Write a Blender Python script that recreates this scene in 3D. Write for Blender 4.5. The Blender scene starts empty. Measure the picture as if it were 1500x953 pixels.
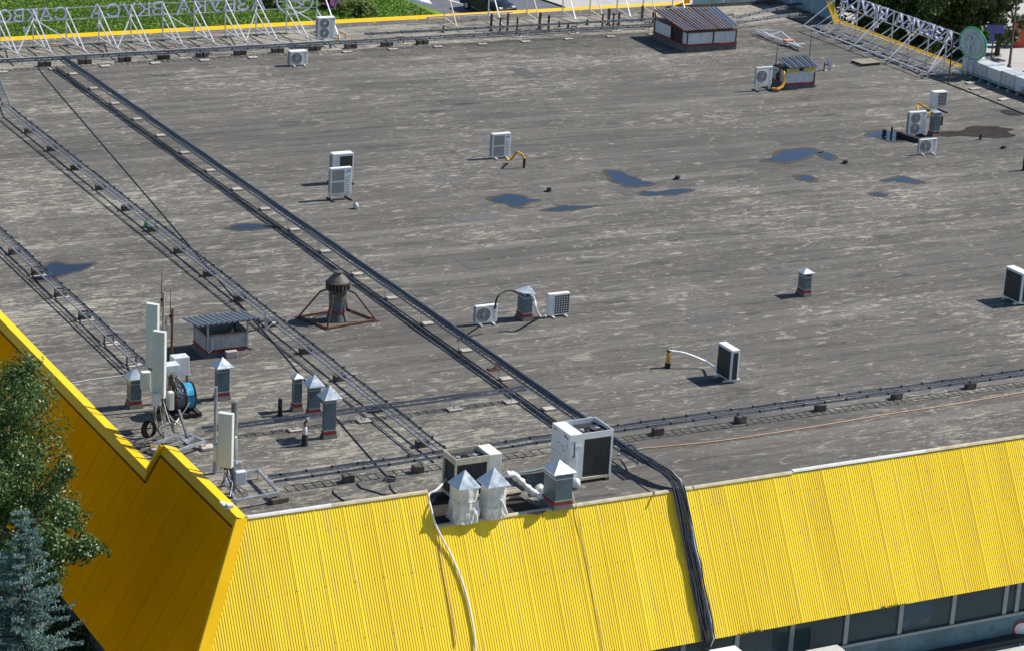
import bpy, bmesh, math, random
from mathutils import Vector, Matrix, noise as mnoise
from math import radians as R, sin, cos, pi, tan

# ---------------------------------------------------------------- camera, sky, sun, exposure
SC = bpy.context.scene
COL = SC.collection
FPX, PITCH, ROLL, YAW, CAMH = 3800.0, R(18.48), R(3.25), R(28.48), 29.5
CAM = Vector((0, 0, CAMH))
_f = Vector((sin(YAW)*cos(PITCH), cos(YAW)*cos(PITCH), -sin(PITCH)))
_r0 = _f.cross(Vector((0, 0, 1))).normalized()
_u0 = _r0.cross(_f)
_r = cos(ROLL)*_r0 + sin(ROLL)*_u0
_u = -sin(ROLL)*_r0 + cos(ROLL)*_u0
cd = bpy.data.cameras.new('camera')
cam = bpy.data.objects.new('camera', cd)
COL.objects.link(cam)
cam.matrix_world = Matrix(((_r.x, _u.x, -_f.x, 0), (_r.y, _u.y, -_f.y, 0), (_r.z, _u.z, -_f.z, CAMH), (0, 0, 0, 1)))
cd.sensor_width = 36.0
cd.sensor_fit = 'HORIZONTAL'
cd.lens = FPX/1500*36
cd.clip_start = 1.0
cd.clip_end = 6000
SC.camera = cam

SUN_EL, SUN_AZ = R(46), R(94)          # azimuth from +Y towards +X
w = bpy.data.worlds.new('World')
SC.world = w
w.use_nodes = True
nt = w.node_tree
bg = nt.nodes['Background']
sky = nt.nodes.new('ShaderNodeTexSky')
sky.sky_type = 'NISHITA'
sky.sun_disc = False
sky.sun_elevation = SUN_EL
sky.sun_rotation = SUN_AZ
sky.air_density = 1.0
sky.dust_density = 0.0
sky.ozone_density = 2.5
sky.altitude = 900
nt.links.new(sky.outputs[0], bg.inputs[0])
bg.inputs[1].default_value = 0.085
sd = bpy.data.lights.new('sun', 'SUN')
sd.energy = 4.4
sd.angle = R(0.53)
sd.color = (1.0, 0.955, 0.89)
sun = bpy.data.objects.new('sun', sd)
COL.objects.link(sun)
sdir = Vector((cos(SUN_EL)*sin(SUN_AZ), cos(SUN_EL)*cos(SUN_AZ), sin(SUN_EL)))
sun.rotation_euler = (-sdir).to_track_quat('-Z', 'Y').to_euler()
sun.location = (60, 60, 60)
SC.view_settings.view_transform = 'Standard'
SC.view_settings.look = 'None'
SC.view_settings.exposure = 0.45
SC.view_settings.gamma = 1.0
SC.view_settings.use_curve_mapping = False
random.seed(7)

# ---------------------------------------------------------------- pixel -> place helpers
def ray(x, y):
    return _f + _r*((x-750)/FPX) - _u*((y-476.5)/FPX)
def W(x, y, z=0.0):
    d = ray(x, y)
    return CAM + d*((z-CAMH)/d.z)
def onx(x, y, X):
    d = ray(x, y); return CAM + d*(X/d.x)
def ony(x, y, Y):
    d = ray(x, y); return CAM + d*(Y/d.y)
def proj(P):
    d = Vector(P)-CAM
    k = d.dot(_f)
    return 750+FPX*d.dot(_r)/k, 476.5-FPX*d.dot(_u)/k
def scale_at(P):
    return FPX/((Vector(P)-CAM).dot(_f))
def solve(fn, target, lo, hi):
    a = fn(lo) < fn(hi)
    for _ in range(40):
        m = (lo+hi)/2
        if (fn(m) < target) == a: lo = m
        else: hi = m
    return (lo+hi)/2
def fit(near, rightx, topy, leftx=None, z0=0.0, d=0.4):
    """near bottom corner pixel, right/left ends and top -> corner, width, depth, height"""
    P = W(near[0], near[1], z0)
    wd = solve(lambda t: proj((P.x+t, P.y, z0))[0], rightx, 0.02, 6) if rightx is not None else None
    h = solve(lambda t: proj((P.x, P.y, z0+t))[1], topy, 0.01, 8)
    if leftx is not None:
        d = solve(lambda t: proj((P.x, P.y+t, z0))[0], leftx, 0.02, 6)
    return P, wd, d, h

# ---------------------------------------------------------------- mesh builder
ORG = {}
class MB:
    def __init__(s): s.v = []; s.f = []
    def add(s, vs, fs):
        o = len(s.v); s.v += [tuple(v) for v in vs]; s.f += [tuple(i+o for i in f) for f in fs]; return s
    def box(s, c, sz, rz=0.0, M=None):
        hx, hy, hz = sz[0]/2, sz[1]/2, sz[2]/2
        pts = [Vector((a*hx, b*hy, e*hz)) for a in (-1, 1) for b in (-1, 1) for e in (-1, 1)]
        if M is None: M = Matrix.Rotation(rz, 3, 'Z')
        c = Vector(c)
        return s.add([M@p+c for p in pts], [(0, 1, 3, 2), (4, 6, 7, 5), (0, 4, 5, 1), (2, 3, 7, 6), (0, 2, 6, 4), (1, 5, 7, 3)])
    def cbox(s, c, sz, b=0.02):
        """box with chamfered edges"""
        bm = bmesh.new(); bmesh.ops.create_cube(bm, size=1.0)
        for v in bm.verts: v.co = Vector((v.co.x*sz[0], v.co.y*sz[1], v.co.z*sz[2]))
        bmesh.ops.bevel(bm, geom=list(bm.edges), offset=min(b, min(sz)*0.4), segments=2, affect='EDGES', profile=0.5)
        bm.verts.index_update()
        c = Vector(c)
        s.add([v.co+c for v in bm.verts], [[v.index for v in f.verts] for f in bm.faces]); bm.free(); return s
    def bar(s, p, q, a=0.05, b=None, up=(0, 0, 1)):
        p = Vector(p); q = Vector(q); b = a if b is None else b
        d = (q-p); L = d.length
        if L < 1e-6: return s
        d /= L; u = Vector(up)
        if abs(d.dot(u)) > 0.98: u = Vector((1, 0, 0))
        x = d.cross(u).normalized(); y = x.cross(d)
        vs = [e+x*(i*a/2)+y*(j*b/2) for e in (p, q) for i, j in ((-1, -1), (1, -1), (1, 1), (-1, 1))]
        return s.add(vs, [(3, 2, 1, 0), (4, 5, 6, 7), (0, 1, 5, 4), (1, 2, 6, 5), (2, 3, 7, 6), (3, 0, 4, 7)])
    def tube(s, pts, r, n=8, caps=True):
        pts = [Vector(p) for p in pts]; rs = r if isinstance(r, (list, tuple)) else [r]*len(pts)
        o = len(s.v); prev = None
        for i, p in enumerate(pts):
            t = (pts[min(i+1, len(pts)-1)]-pts[max(i-1, 0)]).normalized()
            if prev is None:
                ref = Vector((0, 0, 1)) if abs(t.z) < 0.9 else Vector((1, 0, 0))
                x = t.cross(ref).normalized()
            else:
                x = (prev-t*prev.dot(t)).normalized()
            prev = x; y = t.cross(x)
            for k in range(n):
                a = 2*pi*k/n; s.v.append(tuple(p+x*(cos(a)*rs[i])+y*(sin(a)*rs[i])))
        for i in range(len(pts)-1):
            for k in range(n):
                a = o+i*n+k; b = o+i*n+(k+1) % n
                s.f.append((a, b, b+n, a+n))
        if caps:
            s.f.append(tuple(o+k for k in reversed(range(n)))); e = o+(len(pts)-1)*n
            s.f.append(tuple(e+k for k in range(n)))
        return s
    def lathe(s, prof, c=(0, 0, 0), n=20):
        c = Vector(c); o = len(s.v)
        for r, z in prof:
            for k in range(n):
                a = 2*pi*k/n; s.v.append((c.x+r*cos(a), c.y+r*sin(a), c.z+z))
        for i in range(len(prof)-1):
            for k in range(n):
                a = o+i*n+k; b = o+i*n+(k+1) % n; s.f.append((a, b, b+n, a+n))
        s.f.append(tuple(o+k for k in reversed(range(n)))); e = o+(len(prof)-1)*n
        s.f.append(tuple(e+k for k in range(n)))
        return s
    def ring(s, c, r, t, axis='Y', n=28, rx=None, m=6):
        """torus of radius r, tube t, round axis; rx = other radius"""
        c = Vector(c); rx = r if rx is None else rx; o = len(s.v)
        for k in range(n):
            a = 2*pi*k/n
            for j in range(m):
                b = 2*pi*j/m
                U = (rx+t*cos(b))*cos(a); V_ = (r+t*cos(b))*sin(a); N = t*sin(b)
                p = {'Y': (U, N, V_), 'X': (N, U, V_), 'Z': (U, V_, N)}[axis]
                s.v.append(tuple(c+Vector(p)))
        for k in range(n):
            for j in range(m):
                a = o+k*m+j; b = o+k*m+(j+1) % m; d = o+((k+1) % n)*m+j; e = o+((k+1) % n)*m+(j+1) % m
                s.f.append((a, d, e, b))
        return s
    def disc(s, c, r, axis='Y', th=0.01, n=24, rx=None):
        c = Vector(c); rx = r if rx is None else rx; o = len(s.v)
        for e in (-1, 1):
            for k in range(n):
                a = 2*pi*k/n; U = rx*cos(a); V_ = r*sin(a); N = e*th/2
                s.v.append(tuple(c+Vector({'Y': (U, N, V_), 'X': (N, U, V_), 'Z': (U, V_, N)}[axis])))
        s.f.append(tuple(o+k for k in range(n))); s.f.append(tuple(o+n+k for k in reversed(range(n))))
        for k in range(n):
            b = (k+1) % n; s.f.append((o+k, o+n+k, o+n+b, o+b))
        return s
    def prism(s, poly, z0, z1):
        n = len(poly); o = len(s.v)
        for z in (z0, z1):
            for p in poly: s.v.append((p[0], p[1], z))
        s.f.append(tuple(o+k for k in reversed(range(n)))); s.f.append(tuple(o+n+k for k in range(n)))
        for k in range(n):
            b = (k+1) % n; s.f.append((o+k, o+b, o+n+b, o+n+k))
        return s
    def quad(s, a, b, c, d): return s.add([a, b, c, d], [(0, 1, 2, 3)])
    def slabq(s, q, n, t):
        """quad given thickness t along -n"""
        n = Vector(n).normalized(); q = [Vector(p) for p in q]
        return s.add(q+[p-n*t for p in q], [(0, 1, 2, 3), (7, 6, 5, 4), (0, 4, 5, 1), (1, 5, 6, 2), (2, 6, 7, 3), (3, 7, 4, 0)])
    def mesh(s, name, mat, smooth=False, off=None):
        me = bpy.data.meshes.new(name)
        vs = s.v if off is None else [(v[0]-off.x, v[1]-off.y, v[2]-off.z) for v in s.v]
        me.from_pydata(vs, [], s.f)
        bm = bmesh.new(); bm.from_mesh(me); bmesh.ops.recalc_face_normals(bm, faces=bm.faces); bm.to_mesh(me); bm.free()
        me.materials.append(M[mat] if isinstance(mat, str) else mat)
        if smooth:
            me.polygons.foreach_set('use_smooth', [True]*len(me.polygons))
            try: me.set_sharp_from_angle(angle=R(38))
            except Exception: pass
        return me
    def build(s, name, mat, parent=None, smooth=False):
        off = ORG.get(parent.name) if parent is not None else None
        me = s.mesh(name, mat, smooth, off)
        return link(name, me, parent)
def link(name, me, parent=None, loc=None):
    o = bpy.data.objects.new(name, me); COL.objects.link(o)
    if parent is not None:
        o.parent = parent
        ORG[o.name] = ORG.get(parent.name)
    if loc is not None: o.location = loc
    return o
def tag(o, label=None, cat=None, group=None, kind=None):
    for k, v in (('label', label), ('category', cat), ('group', group), ('kind', kind)):
        if v: o[k] = v
    return o
def thing(name, loc, label, cat, group=None, rz=0.0, world=False):
    """an Empty at the thing's base; world=True: its parts are built in world coordinates"""
    o = bpy.data.objects.new(name, None); COL.objects.link(o)
    o.empty_display_size = 0.3
    o.location = loc; o.rotation_euler = (0, 0, rz)
    tag(o, label, cat, group)
    ORG[o.name] = Vector(loc) if world else None
    return o
def solo(name, mb, mat, loc, label, cat, group=None, smooth=False, world=True, rz=0.0):
    """a thing that is a single mesh"""
    loc = Vector(loc)
    me = mb.mesh(name, mat, smooth, loc if world else None)
    o = link(name, me, None, loc); o.rotation_euler = (0, 0, rz)
    return tag(o, label, cat, group)

# ---------------------------------------------------------------- materials
M = {}
def nodes(name):
    m = bpy.data.materials.new(name); m.use_nodes = True; M[name] = m
    t = m.node_tree; return m, t, t.nodes['Principled BSDF']
def N(t, kind, **kw):
    n = t.nodes.new(kind)
    for k, v in kw.items(): setattr(n, k, v)
    return n
def L(t, a, b): t.links.new(a, b)
def mapped(t, src, scale):
    mp = N(t, 'ShaderNodeMapping'); mp.inputs['Scale'].default_value = scale
    L(t, src, mp.inputs['Vector']); return mp.outputs[0]
def tnoise(t, vec, scale, detail=4, rough=0.55, dist=0.0):
    n = N(t, 'ShaderNodeTexNoise'); n.inputs['Scale'].default_value = scale
    n.inputs['Detail'].default_value = detail; n.inputs['Roughness'].default_value = rough
    n.inputs['Distortion'].default_value = dist
    L(t, vec, n.inputs['Vector']); return n.outputs['Fac']
def ramp(t, fac, a, b, lo=0.0, hi=1.0):
    n = N(t, 'ShaderNodeMapRange'); n.inputs['From Min'].default_value = a; n.inputs['From Max'].default_value = b
    n.inputs['To Min'].default_value = lo; n.inputs['To Max'].default_value = hi
    L(t, fac, n.inputs['Value']); return n.outputs[0]
def mix(t, fac, a, b, mode='MIX'):
    n = N(t, 'ShaderNodeMix', data_type='RGBA', blend_type=mode)
    for i, s in ((0, fac), (6, a), (7, b)):
        if hasattr(s, 'is_linked') or hasattr(s, 'links'): L(t, s, n.inputs[i])
        elif i == 0: n.inputs[0].default_value = s
        else: n.inputs[i].default_value = (*s, 1) if len(s) == 3 else s
    return n.outputs[2]
def mul(t, a, b):
    n = N(t, 'ShaderNodeMath', operation='MULTIPLY')
    for i, s in ((0, a), (1, b)):
        if isinstance(s, (int, float)): n.inputs[i].default_value = s
        else: L(t, s, n.inputs[i])
    return n.outputs[0]
def addm(t, a, b):
    n = N(t, 'ShaderNodeMath', operation='ADD')
    for i, s in ((0, a), (1, b)):
        if isinstance(s, (int, float)): n.inputs[i].default_value = s
        else: L(t, s, n.inputs[i])
    return n.outputs[0]
def bump(t, b, h, strength=0.3, dist=0.02):
    n = N(t, 'ShaderNodeBump'); n.inputs['Strength'].default_value = strength; n.inputs['Distance'].default_value = dist
    L(t, h, n.inputs['Height']); L(t, n.outputs[0], b.inputs['Normal'])
def mat(name, col, rough=0.6, metal=0.0, var=0.15, scale=3.0, dirt=None, dirt_amt=0.35, bmp=0.0, rnd=0.0, spec=0.5, stretch=(1, 1, 1)):
    m, t, b = nodes(name)
    g = N(t, 'ShaderNodeNewGeometry').outputs['Position']
    v = mapped(t, g, stretch)
    n1 = tnoise(t, v, scale, 6)
    c = mix(t, ramp(t, n1, 0.3, 0.7), [x*(1-var) for x in col], [min(1, x*(1+var)) for x in col])
    if dirt:
        n2 = tnoise(t, v, scale*2.3, 8, 0.7)
        c = mix(t, ramp(t, n2, 0.52, 0.68, 0, dirt_amt), c, dirt)
    if rnd:
        oi = N(t, 'ShaderNodeObjectInfo').outputs['Random']
        k = ramp(t, oi, 0, 1, 1-rnd, 1+rnd)
        vm = N(t, 'ShaderNodeVectorMath', operation='SCALE'); L(t, c, vm.inputs[0]); L(t, k, vm.inputs['Scale']); c = vm.outputs[0]
    L(t, c, b.inputs['Base Color'])
    b.inputs['Roughness'].default_value = rough; b.inputs['Metallic'].default_value = metal
    b.inputs['Specular IOR Level'].default_value = spec
    L(t, ramp(t, n1, 0.3, 0.7, max(0.05, rough-0.1), min(1, rough+0.1)), b.inputs['Roughness'])
    if bmp: bump(t, b, tnoise(t, v, scale*6, 6), bmp, 0.02)
    return m

def felt():
    m, t, b = nodes('roofing_felt')
    P = N(t, 'ShaderNodeNewGeometry').outputs['Position']
    big = tnoise(t, P, 0.11, 3)
    streak = tnoise(t, mapped(t, P, (0.35, 2.2, 1)), 1.0, 8, 0.66, 0.5)
    fine = tnoise(t, mapped(t, P, (2.2, 9.0, 1)), 1.0, 8, 0.72)
    grain = tnoise(t, P, 22, 3, 0.7)
    oi = N(t, 'ShaderNodeObjectInfo').outputs['Random']
    c = mix(t, ramp(t, streak, 0.34, 0.66), (0.070, 0.0655, 0.060), (0.126, 0.1185, 0.108))
    c = mix(t, ramp(t, fine, 0.38, 0.68, 0, 0.6), c, (0.182, 0.171, 0.148))
    band = tnoise(t, mapped(t, P, (0.10, 0.95, 1)), 1.0, 5, 0.55, 0.6)
    c = mix(t, ramp(t, band, 0.52, 0.68, 0, 0.5), c, (0.20, 0.188, 0.158))
    # bare pale patches, long in the direction of the rolls
    X = N(t, 'ShaderNodeSeparateXYZ'); L(t, P, X.inputs[0])
    west = ramp(t, X.outputs[0], 44, 25, 0.0, 0.04)
    back = ramp(t, X.outputs[1], 119.6, 120.4, 0.0, 0.09)
    pn = tnoise(t, mapped(t, P, (1.25, 3.6, 1)), 1.0, 10, 0.70, 0.9)
    pn2 = tnoise(t, mapped(t, P, (3.2, 10.0, 1)), 1.0, 8, 0.7, 0.6)
    lift = addm(t, addm(t, ramp(t, big, 0.35, 0.65, -0.04, 0.03), west), back)
    m1 = ramp(t, addm(t, pn, lift), 0.572, 0.60)
    m2 = ramp(t, addm(t, pn2, lift), 0.607, 0.632)
    pale = mix(t, ramp(t, fine, 0.3, 0.7), (0.23, 0.214, 0.172), (0.38, 0.352, 0.28))
    c = mix(t, mul(t, m1, 0.85), c, pale)
    c = mix(t, mul(t, m2, 0.6), c, (0.44, 0.41, 0.335))
    pn3 = tnoise(t, mapped(t, P, (0.42, 1.5, 1)), 1.0, 10, 0.72, 1.2)
    m3 = ramp(t, addm(t, pn3, lift), 0.598, 0.62)
    c = mix(t, mul(t, m3, 0.62), c, pale)
    # dark scuffs and tar
    dk = tnoise(t, mapped(t, P, (0.5, 2.0, 1.0)), 0.9, 8, 0.66, 0.8)
    c = mix(t, ramp(t, dk, 0.57, 0.68, 0, 0.7), c, (0.045, 0.044, 0.043))
    # tar bled out along the laps and roll ends
    oc = N(t, 'ShaderNodeSeparateXYZ'); L(t, N(t, 'ShaderNodeTexCoord').outputs['Object'], oc.inputs[0])
    lap = mul(t, ramp(t, oc.outputs[1], 0.0, 0.055, 1, 0), ramp(t, tnoise(t, P, 0.7, 5, 0.6), 0.4, 0.6))
    end = mul(t, ramp(t, oc.outputs[0], 0.0, 0.06, 1, 0), ramp(t, tnoise(t, P, 1.4, 4, 0.6), 0.35, 0.55))
    c = mix(t, mul(t, lap, 0.38), c, (0.040, 0.039, 0.039))
    c = mix(t, mul(t, end, 0.45), c, (0.040, 0.039, 0.039))
    k = mul(t, ramp(t, oi, 0, 1, 0.86, 1.13), ramp(t, grain, 0.2, 0.8, 0.84, 1.16))
    k = mul(t, k, ramp(t, big, 0.3, 0.7, 0.9, 1.1))
    vm = N(t, 'ShaderNodeVectorMath', operation='SCALE'); L(t, c, vm.inputs[0]); L(t, k, vm.inputs['Scale'])
    L(t, vm.outputs[0], b.inputs['Base Color'])
    b.inputs['Roughness'].default_value = 0.88
    b.inputs['Specular IOR Level'].default_value = 0.25
    bump(t, b, addm(t, grain, mul(t, m1, -0.6)), 0.5, 0.012)
felt()
def leafmat(name, c0, c1, c2, rough=0.5):
    m, t, b = nodes(name)
    g = N(t, 'ShaderNodeNewGeometry')
    rp = g.outputs['Random Per Island']
    c = mix(t, ramp(t, rp, 0, 0.7), c0, c1)
    c = mix(t, ramp(t, rp, 0.86, 0.9), c, c2)
    n = tnoise(t, g.outputs['Position'], 0.8, 3)
    c = mix(t, ramp(t, n, 0.35, 0.65, 0, 0.5), c, [x*0.6 for x in c0])
    L(t, c, b.inputs['Base Color']); b.inputs['Roughness'].default_value = rough
    b.inputs['Specular IOR Level'].default_value = 0.35
    tr = N(t, 'ShaderNodeBsdfTranslucent'); L(t, c, tr.inputs[0])
    ms = N(t, 'ShaderNodeMixShader'); ms.inputs[0].default_value = 0.22
    L(t, b.outputs[0], ms.inputs[1]); L(t, tr.outputs[0], ms.inputs[2])
    L(t, ms.outputs[0], t.nodes['Material Output'].inputs[0])
mat('patch_dark', (0.10, 0.097, 0.092), 0.9, var=0.25, scale=3, dirt=(0.19, 0.18, 0.16), dirt_amt=0.6, bmp=0.3, rnd=0.2, stretch=(1, 3, 1))
mat('felt_upstand', (0.115, 0.113, 0.11), 0.9, var=0.3, scale=2, dirt=(0.27, 0.26, 0.22), dirt_amt=0.5, bmp=0.3)
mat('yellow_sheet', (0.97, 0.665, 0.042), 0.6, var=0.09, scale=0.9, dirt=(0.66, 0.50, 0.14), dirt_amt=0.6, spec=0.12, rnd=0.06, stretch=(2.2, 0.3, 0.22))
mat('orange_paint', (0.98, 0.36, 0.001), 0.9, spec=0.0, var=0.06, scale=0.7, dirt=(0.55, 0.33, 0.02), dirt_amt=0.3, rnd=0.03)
mat('yellow_cap', (0.86, 0.50, 0.003), 0.5, spec=0.2, var=0.05, scale=1.2)
mat('edge_flashing', (0.52, 0.46, 0.31), 0.5, var=0.2, scale=2.5, dirt=(0.45, 0.27, 0.10), dirt_amt=0.5)
mat('white_flashing', (0.66, 0.65, 0.62), 0.45, var=0.08, scale=2.5, dirt=(0.4, 0.4, 0.38), dirt_amt=0.4)
mat('teal_wall', (0.10, 0.185, 0.215), 0.7, var=0.25, scale=1.5, dirt=(0.05, 0.06, 0.06), dirt_amt=0.5)
mat('teal_parapet', (0.22, 0.36, 0.40), 0.7, var=0.2, scale=1.5, dirt=(0.1, 0.11, 0.11), dirt_amt=0.5)
mat('dark_wall', (0.045, 0.045, 0.045), 0.9, var=0.3)
mat('window_metal', (0.27, 0.30, 0.31), 0.5, 0.4, var=0.15, scale=4)
mat('interior', (0.24, 0.27, 0.28), 0.9, var=0.35, scale=1.2)
mat('concrete_light', (0.50, 0.49, 0.46), 0.9, var=0.15, scale=1.5, dirt=(0.2, 0.2, 0.19), dirt_amt=0.5, bmp=0.2)
mat('concrete_dark', (0.085, 0.075, 0.066), 0.95, var=0.4, scale=6, dirt=(0.2, 0.17, 0.13), dirt_amt=0.5, bmp=0.5, rnd=0.25)
mat('paver', (0.42, 0.38, 0.34), 0.95, var=0.2, scale=5, bmp=0.3, rnd=0.12)
mat('galv', (0.62, 0.645, 0.66), 0.38, 0.75, var=0.14, scale=5, dirt=(0.42, 0.43, 0.43), dirt_amt=0.5)
mat('galv_shaft', (0.10, 0.145, 0.17), 0.42, 0.3, var=0.16, scale=4, dirt=(0.22, 0.23, 0.23), dirt_amt=0.5, rnd=0.08)
mat('galv_duct_dull', (0.50, 0.52, 0.52), 0.45, 0.15, var=0.14, scale=5, dirt=(0.34, 0.36, 0.36), dirt_amt=0.5)
mat('galv_duct', (0.62, 0.64, 0.64), 0.4, 0.15, var=0.14, scale=5, dirt=(0.34, 0.36, 0.36), dirt_amt=0.5)
mat('galv_cap', (0.56, 0.61, 0.65), 0.33, 0.55, var=0.10, scale=6, dirt=(0.5, 0.51, 0.52), dirt_amt=0.4)
mat('steel_tube', (0.66, 0.67, 0.69), 0.42, 0.35, var=0.12, scale=3, dirt=(0.35, 0.33, 0.31), dirt_amt=0.4)
mat('steel_dark', (0.10, 0.105, 0.115), 0.5, 0.5, var=0.2, scale=4)
mat('soot_steel', (0.105, 0.096, 0.086), 0.6, 0.15, var=0.3, scale=4, dirt=(0.16, 0.11, 0.08), dirt_amt=0.6)
mat('tray_steel', (0.33, 0.365, 0.42), 0.42, 0.35, var=0.15, scale=3)
mat('cable', (0.026, 0.036, 0.056), 0.38, var=0.3, scale=8, rnd=0.3)
mat('cable_white', (0.74, 0.74, 0.72), 0.5, var=0.1)
mat('cable_tan', (0.50, 0.33, 0.20), 0.6, var=0.15)
mat('rubber', (0.022, 0.022, 0.023), 0.75, var=0.3, scale=8)
mat('red_band', (0.27, 0.014, 0.014), 0.55, var=0.2, scale=8)
mat('ac_white', (0.77, 0.78, 0.77), 0.42, var=0.05, scale=3, dirt=(0.55, 0.53, 0.47), dirt_amt=0.3, rnd=0.05)
mat('ac_cream', (0.70, 0.62, 0.44), 0.5, var=0.12, scale=3, dirt=(0.50, 0.30, 0.10), dirt_amt=0.7)
mat('ac_stained', (0.74, 0.71, 0.62), 0.5, var=0.08, scale=2, dirt=(0.55, 0.40, 0.18), dirt_amt=0.6)
mat('ac_grille', (0.27, 0.265, 0.25), 0.6, var=0.15, scale=10)
mat('ac_grey', (0.40, 0.40, 0.385), 0.55, var=0.08, scale=5)
mat('coil', (0.040, 0.042, 0.044), 0.6, 0.2, var=0.35, scale=9)
mat('blue_print', (0.10, 0.24, 0.55), 0.5, var=0.05)
mat('rust', (0.145, 0.066, 0.042), 0.85, 0.1, var=0.4, scale=7, dirt=(0.08, 0.035, 0.02), dirt_amt=0.6, bmp=0.3)
mat('rust_dark', (0.085, 0.042, 0.03), 0.85, 0.1, var=0.4, scale=7, bmp=0.3)
mat('shed_white', (0.62, 0.65, 0.67), 0.7, var=0.08, scale=2, dirt=(0.35, 0.33, 0.29), dirt_amt=0.5)
mat('shed_grey', (0.40, 0.40, 0.385), 0.75, var=0.15, scale=3, dirt=(0.2, 0.19, 0.17), dirt_amt=0.6)
mat('shed_roof_steel', (0.22, 0.235, 0.27), 0.35, 0.6, var=0.2, scale=3, dirt=(0.12, 0.10, 0.10), dirt_amt=0.6)
mat('shed_roof_rust', (0.23, 0.17, 0.15), 0.45, 0.35, var=0.35, scale=2.0, dirt=(0.22, 0.065, 0.025), dirt_amt=1.0, stretch=(3.0, 0.5, 1))
mat('yellow_board', (0.62, 0.49, 0.12), 0.7, var=0.15)
mat('foam_yellow', (0.66, 0.36, 0.045), 0.8, var=0.25, scale=12, bmp=0.4)
mat('foil', (0.78, 0.78, 0.78), 0.4, 0.2, var=0.15, scale=10, bmp=0.6)
mat('tarp', (0.66, 0.645, 0.60), 0.5, var=0.1, scale=3, dirt=(0.4, 0.37, 0.31), dirt_amt=0.35)
mat('antenna', (0.66, 0.68, 0.63), 0.5, var=0.05, scale=2)
mat('box_grey', (0.60, 0.63, 0.65), 0.5, var=0.08, scale=4)
mat('blue_drum', (0.035, 0.34, 0.55), 0.45, var=0.2, scale=4, dirt=(0.02, 0.12, 0.2), dirt_amt=0.5)
mat('wood', (0.36, 0.31, 0.24), 0.9, var=0.25, scale=6, bmp=0.3, rnd=0.15)
mat('wood_dark', (0.05, 0.042, 0.036), 0.9, var=0.3, scale=6)
mat('letter_back', (0.70, 0.71, 0.78), 0.55, var=0.08, scale=3)
mat('letter_blue', (0.035, 0.035, 0.30), 0.45, var=0.1)
mat('green_acrylic', (0.03, 0.42, 0.20), 0.4, var=0.1)
mat('logo_back', (0.48, 0.57, 0.53), 0.5, var=0.2, scale=2)
mat('tar_pale', (0.56, 0.27, 0.22), 0.8, var=0.2)
mat('ground_soil', (0.16, 0.17, 0.10), 0.95, var=0.3, scale=0.3)
mat('asphalt', (0.115, 0.12, 0.15), 0.85, var=0.15, scale=0.8, dirt=(0.17, 0.17, 0.18), dirt_amt=0.4)
mat('road_paint', (0.72, 0.73, 0.76), 0.6, var=0.1)
mat('pavement', (0.44, 0.42, 0.40), 0.9, var=0.12, scale=1.0, dirt=(0.3, 0.29, 0.28), dirt_amt=0.4)
mat('plaza', (0.47, 0.42, 0.37), 0.9, var=0.12, scale=0.6, dirt=(0.33, 0.30, 0.27), dirt_amt=0.4)
mat('lawn', (0.10, 0.20, 0.018), 0.95, var=0.35, scale=0.5, dirt=(0.20, 0.34, 0.05), dirt_amt=0.5, bmp=0.8)
mat('car_paint', (0.016, 0.022, 0.032), 0.25, 0.3, var=0.05)
mat('car_glass', (0.03, 0.06, 0.075), 0.08, var=0.05)
mat('tyre', (0.02, 0.02, 0.02), 0.85, var=0.1)
mat('alloy', (0.5, 0.5, 0.52), 0.35, 0.8, var=0.05)
mat('lamp_lens', (0.8, 0.8, 0.8), 0.2, var=0.02)
mat('bark', (0.085, 0.062, 0.045), 0.95, var=0.35, scale=6, bmp=0.6)
mat('kiosk_red', (0.55, 0.07, 0.025), 0.6, var=0.1)
mat('sign_blue', (0.07, 0.085, 0.33), 0.5, var=0.1)
mat('sign_white', (0.75, 0.75, 0.75), 0.5, var=0.05)
mat('board_teal', (0.02, 0.11, 0.11), 0.6, var=0.1)
mat('poster_blue', (0.10, 0.15, 0.62), 0.4, var=0.3, scale=1.5)
mat('flower', (0.42, 0.10, 0.45), 0.7, var=0.2)
leafmat('leaf_green', (0.042, 0.090, 0.020), (0.100, 0.185, 0.045), (0.24, 0.33, 0.14), 0.36)
leafmat('leaf_dark', (0.035, 0.068, 0.02), (0.085, 0.14, 0.035), (0.17, 0.21, 0.07))
leafmat('leaf_pale', (0.06, 0.09, 0.03), (0.12, 0.16, 0.06), (0.2, 0.22, 0.1))
leafmat('needle_blue', (0.06, 0.135, 0.12), (0.22, 0.35, 0.31), (0.46, 0.57, 0.53), 0.6)
leafmat('grass_tuft', (0.10, 0.16, 0.03), (0.26, 0.30, 0.10), (0.38, 0.36, 0.2))
def glassmat():
    m, t, b = nodes('window_glass')
    b.inputs['Base Color'].default_value = (0.075, 0.125, 0.14, 1); b.inputs['Roughness'].default_value = 0.05
    tr = N(t, 'ShaderNodeBsdfTransparent'); tr.inputs[0].default_value = (0.75, 0.85, 0.85, 1)
    ms = N(t, 'ShaderNodeMixShader'); ms.inputs[0].default_value = 0.62
    L(t, b.outputs[0], ms.inputs[1]); L(t, tr.outputs[0], ms.inputs[2])
    L(t, ms.outputs[0], t.nodes['Material Output'].inputs[0])
glassmat()
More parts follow.
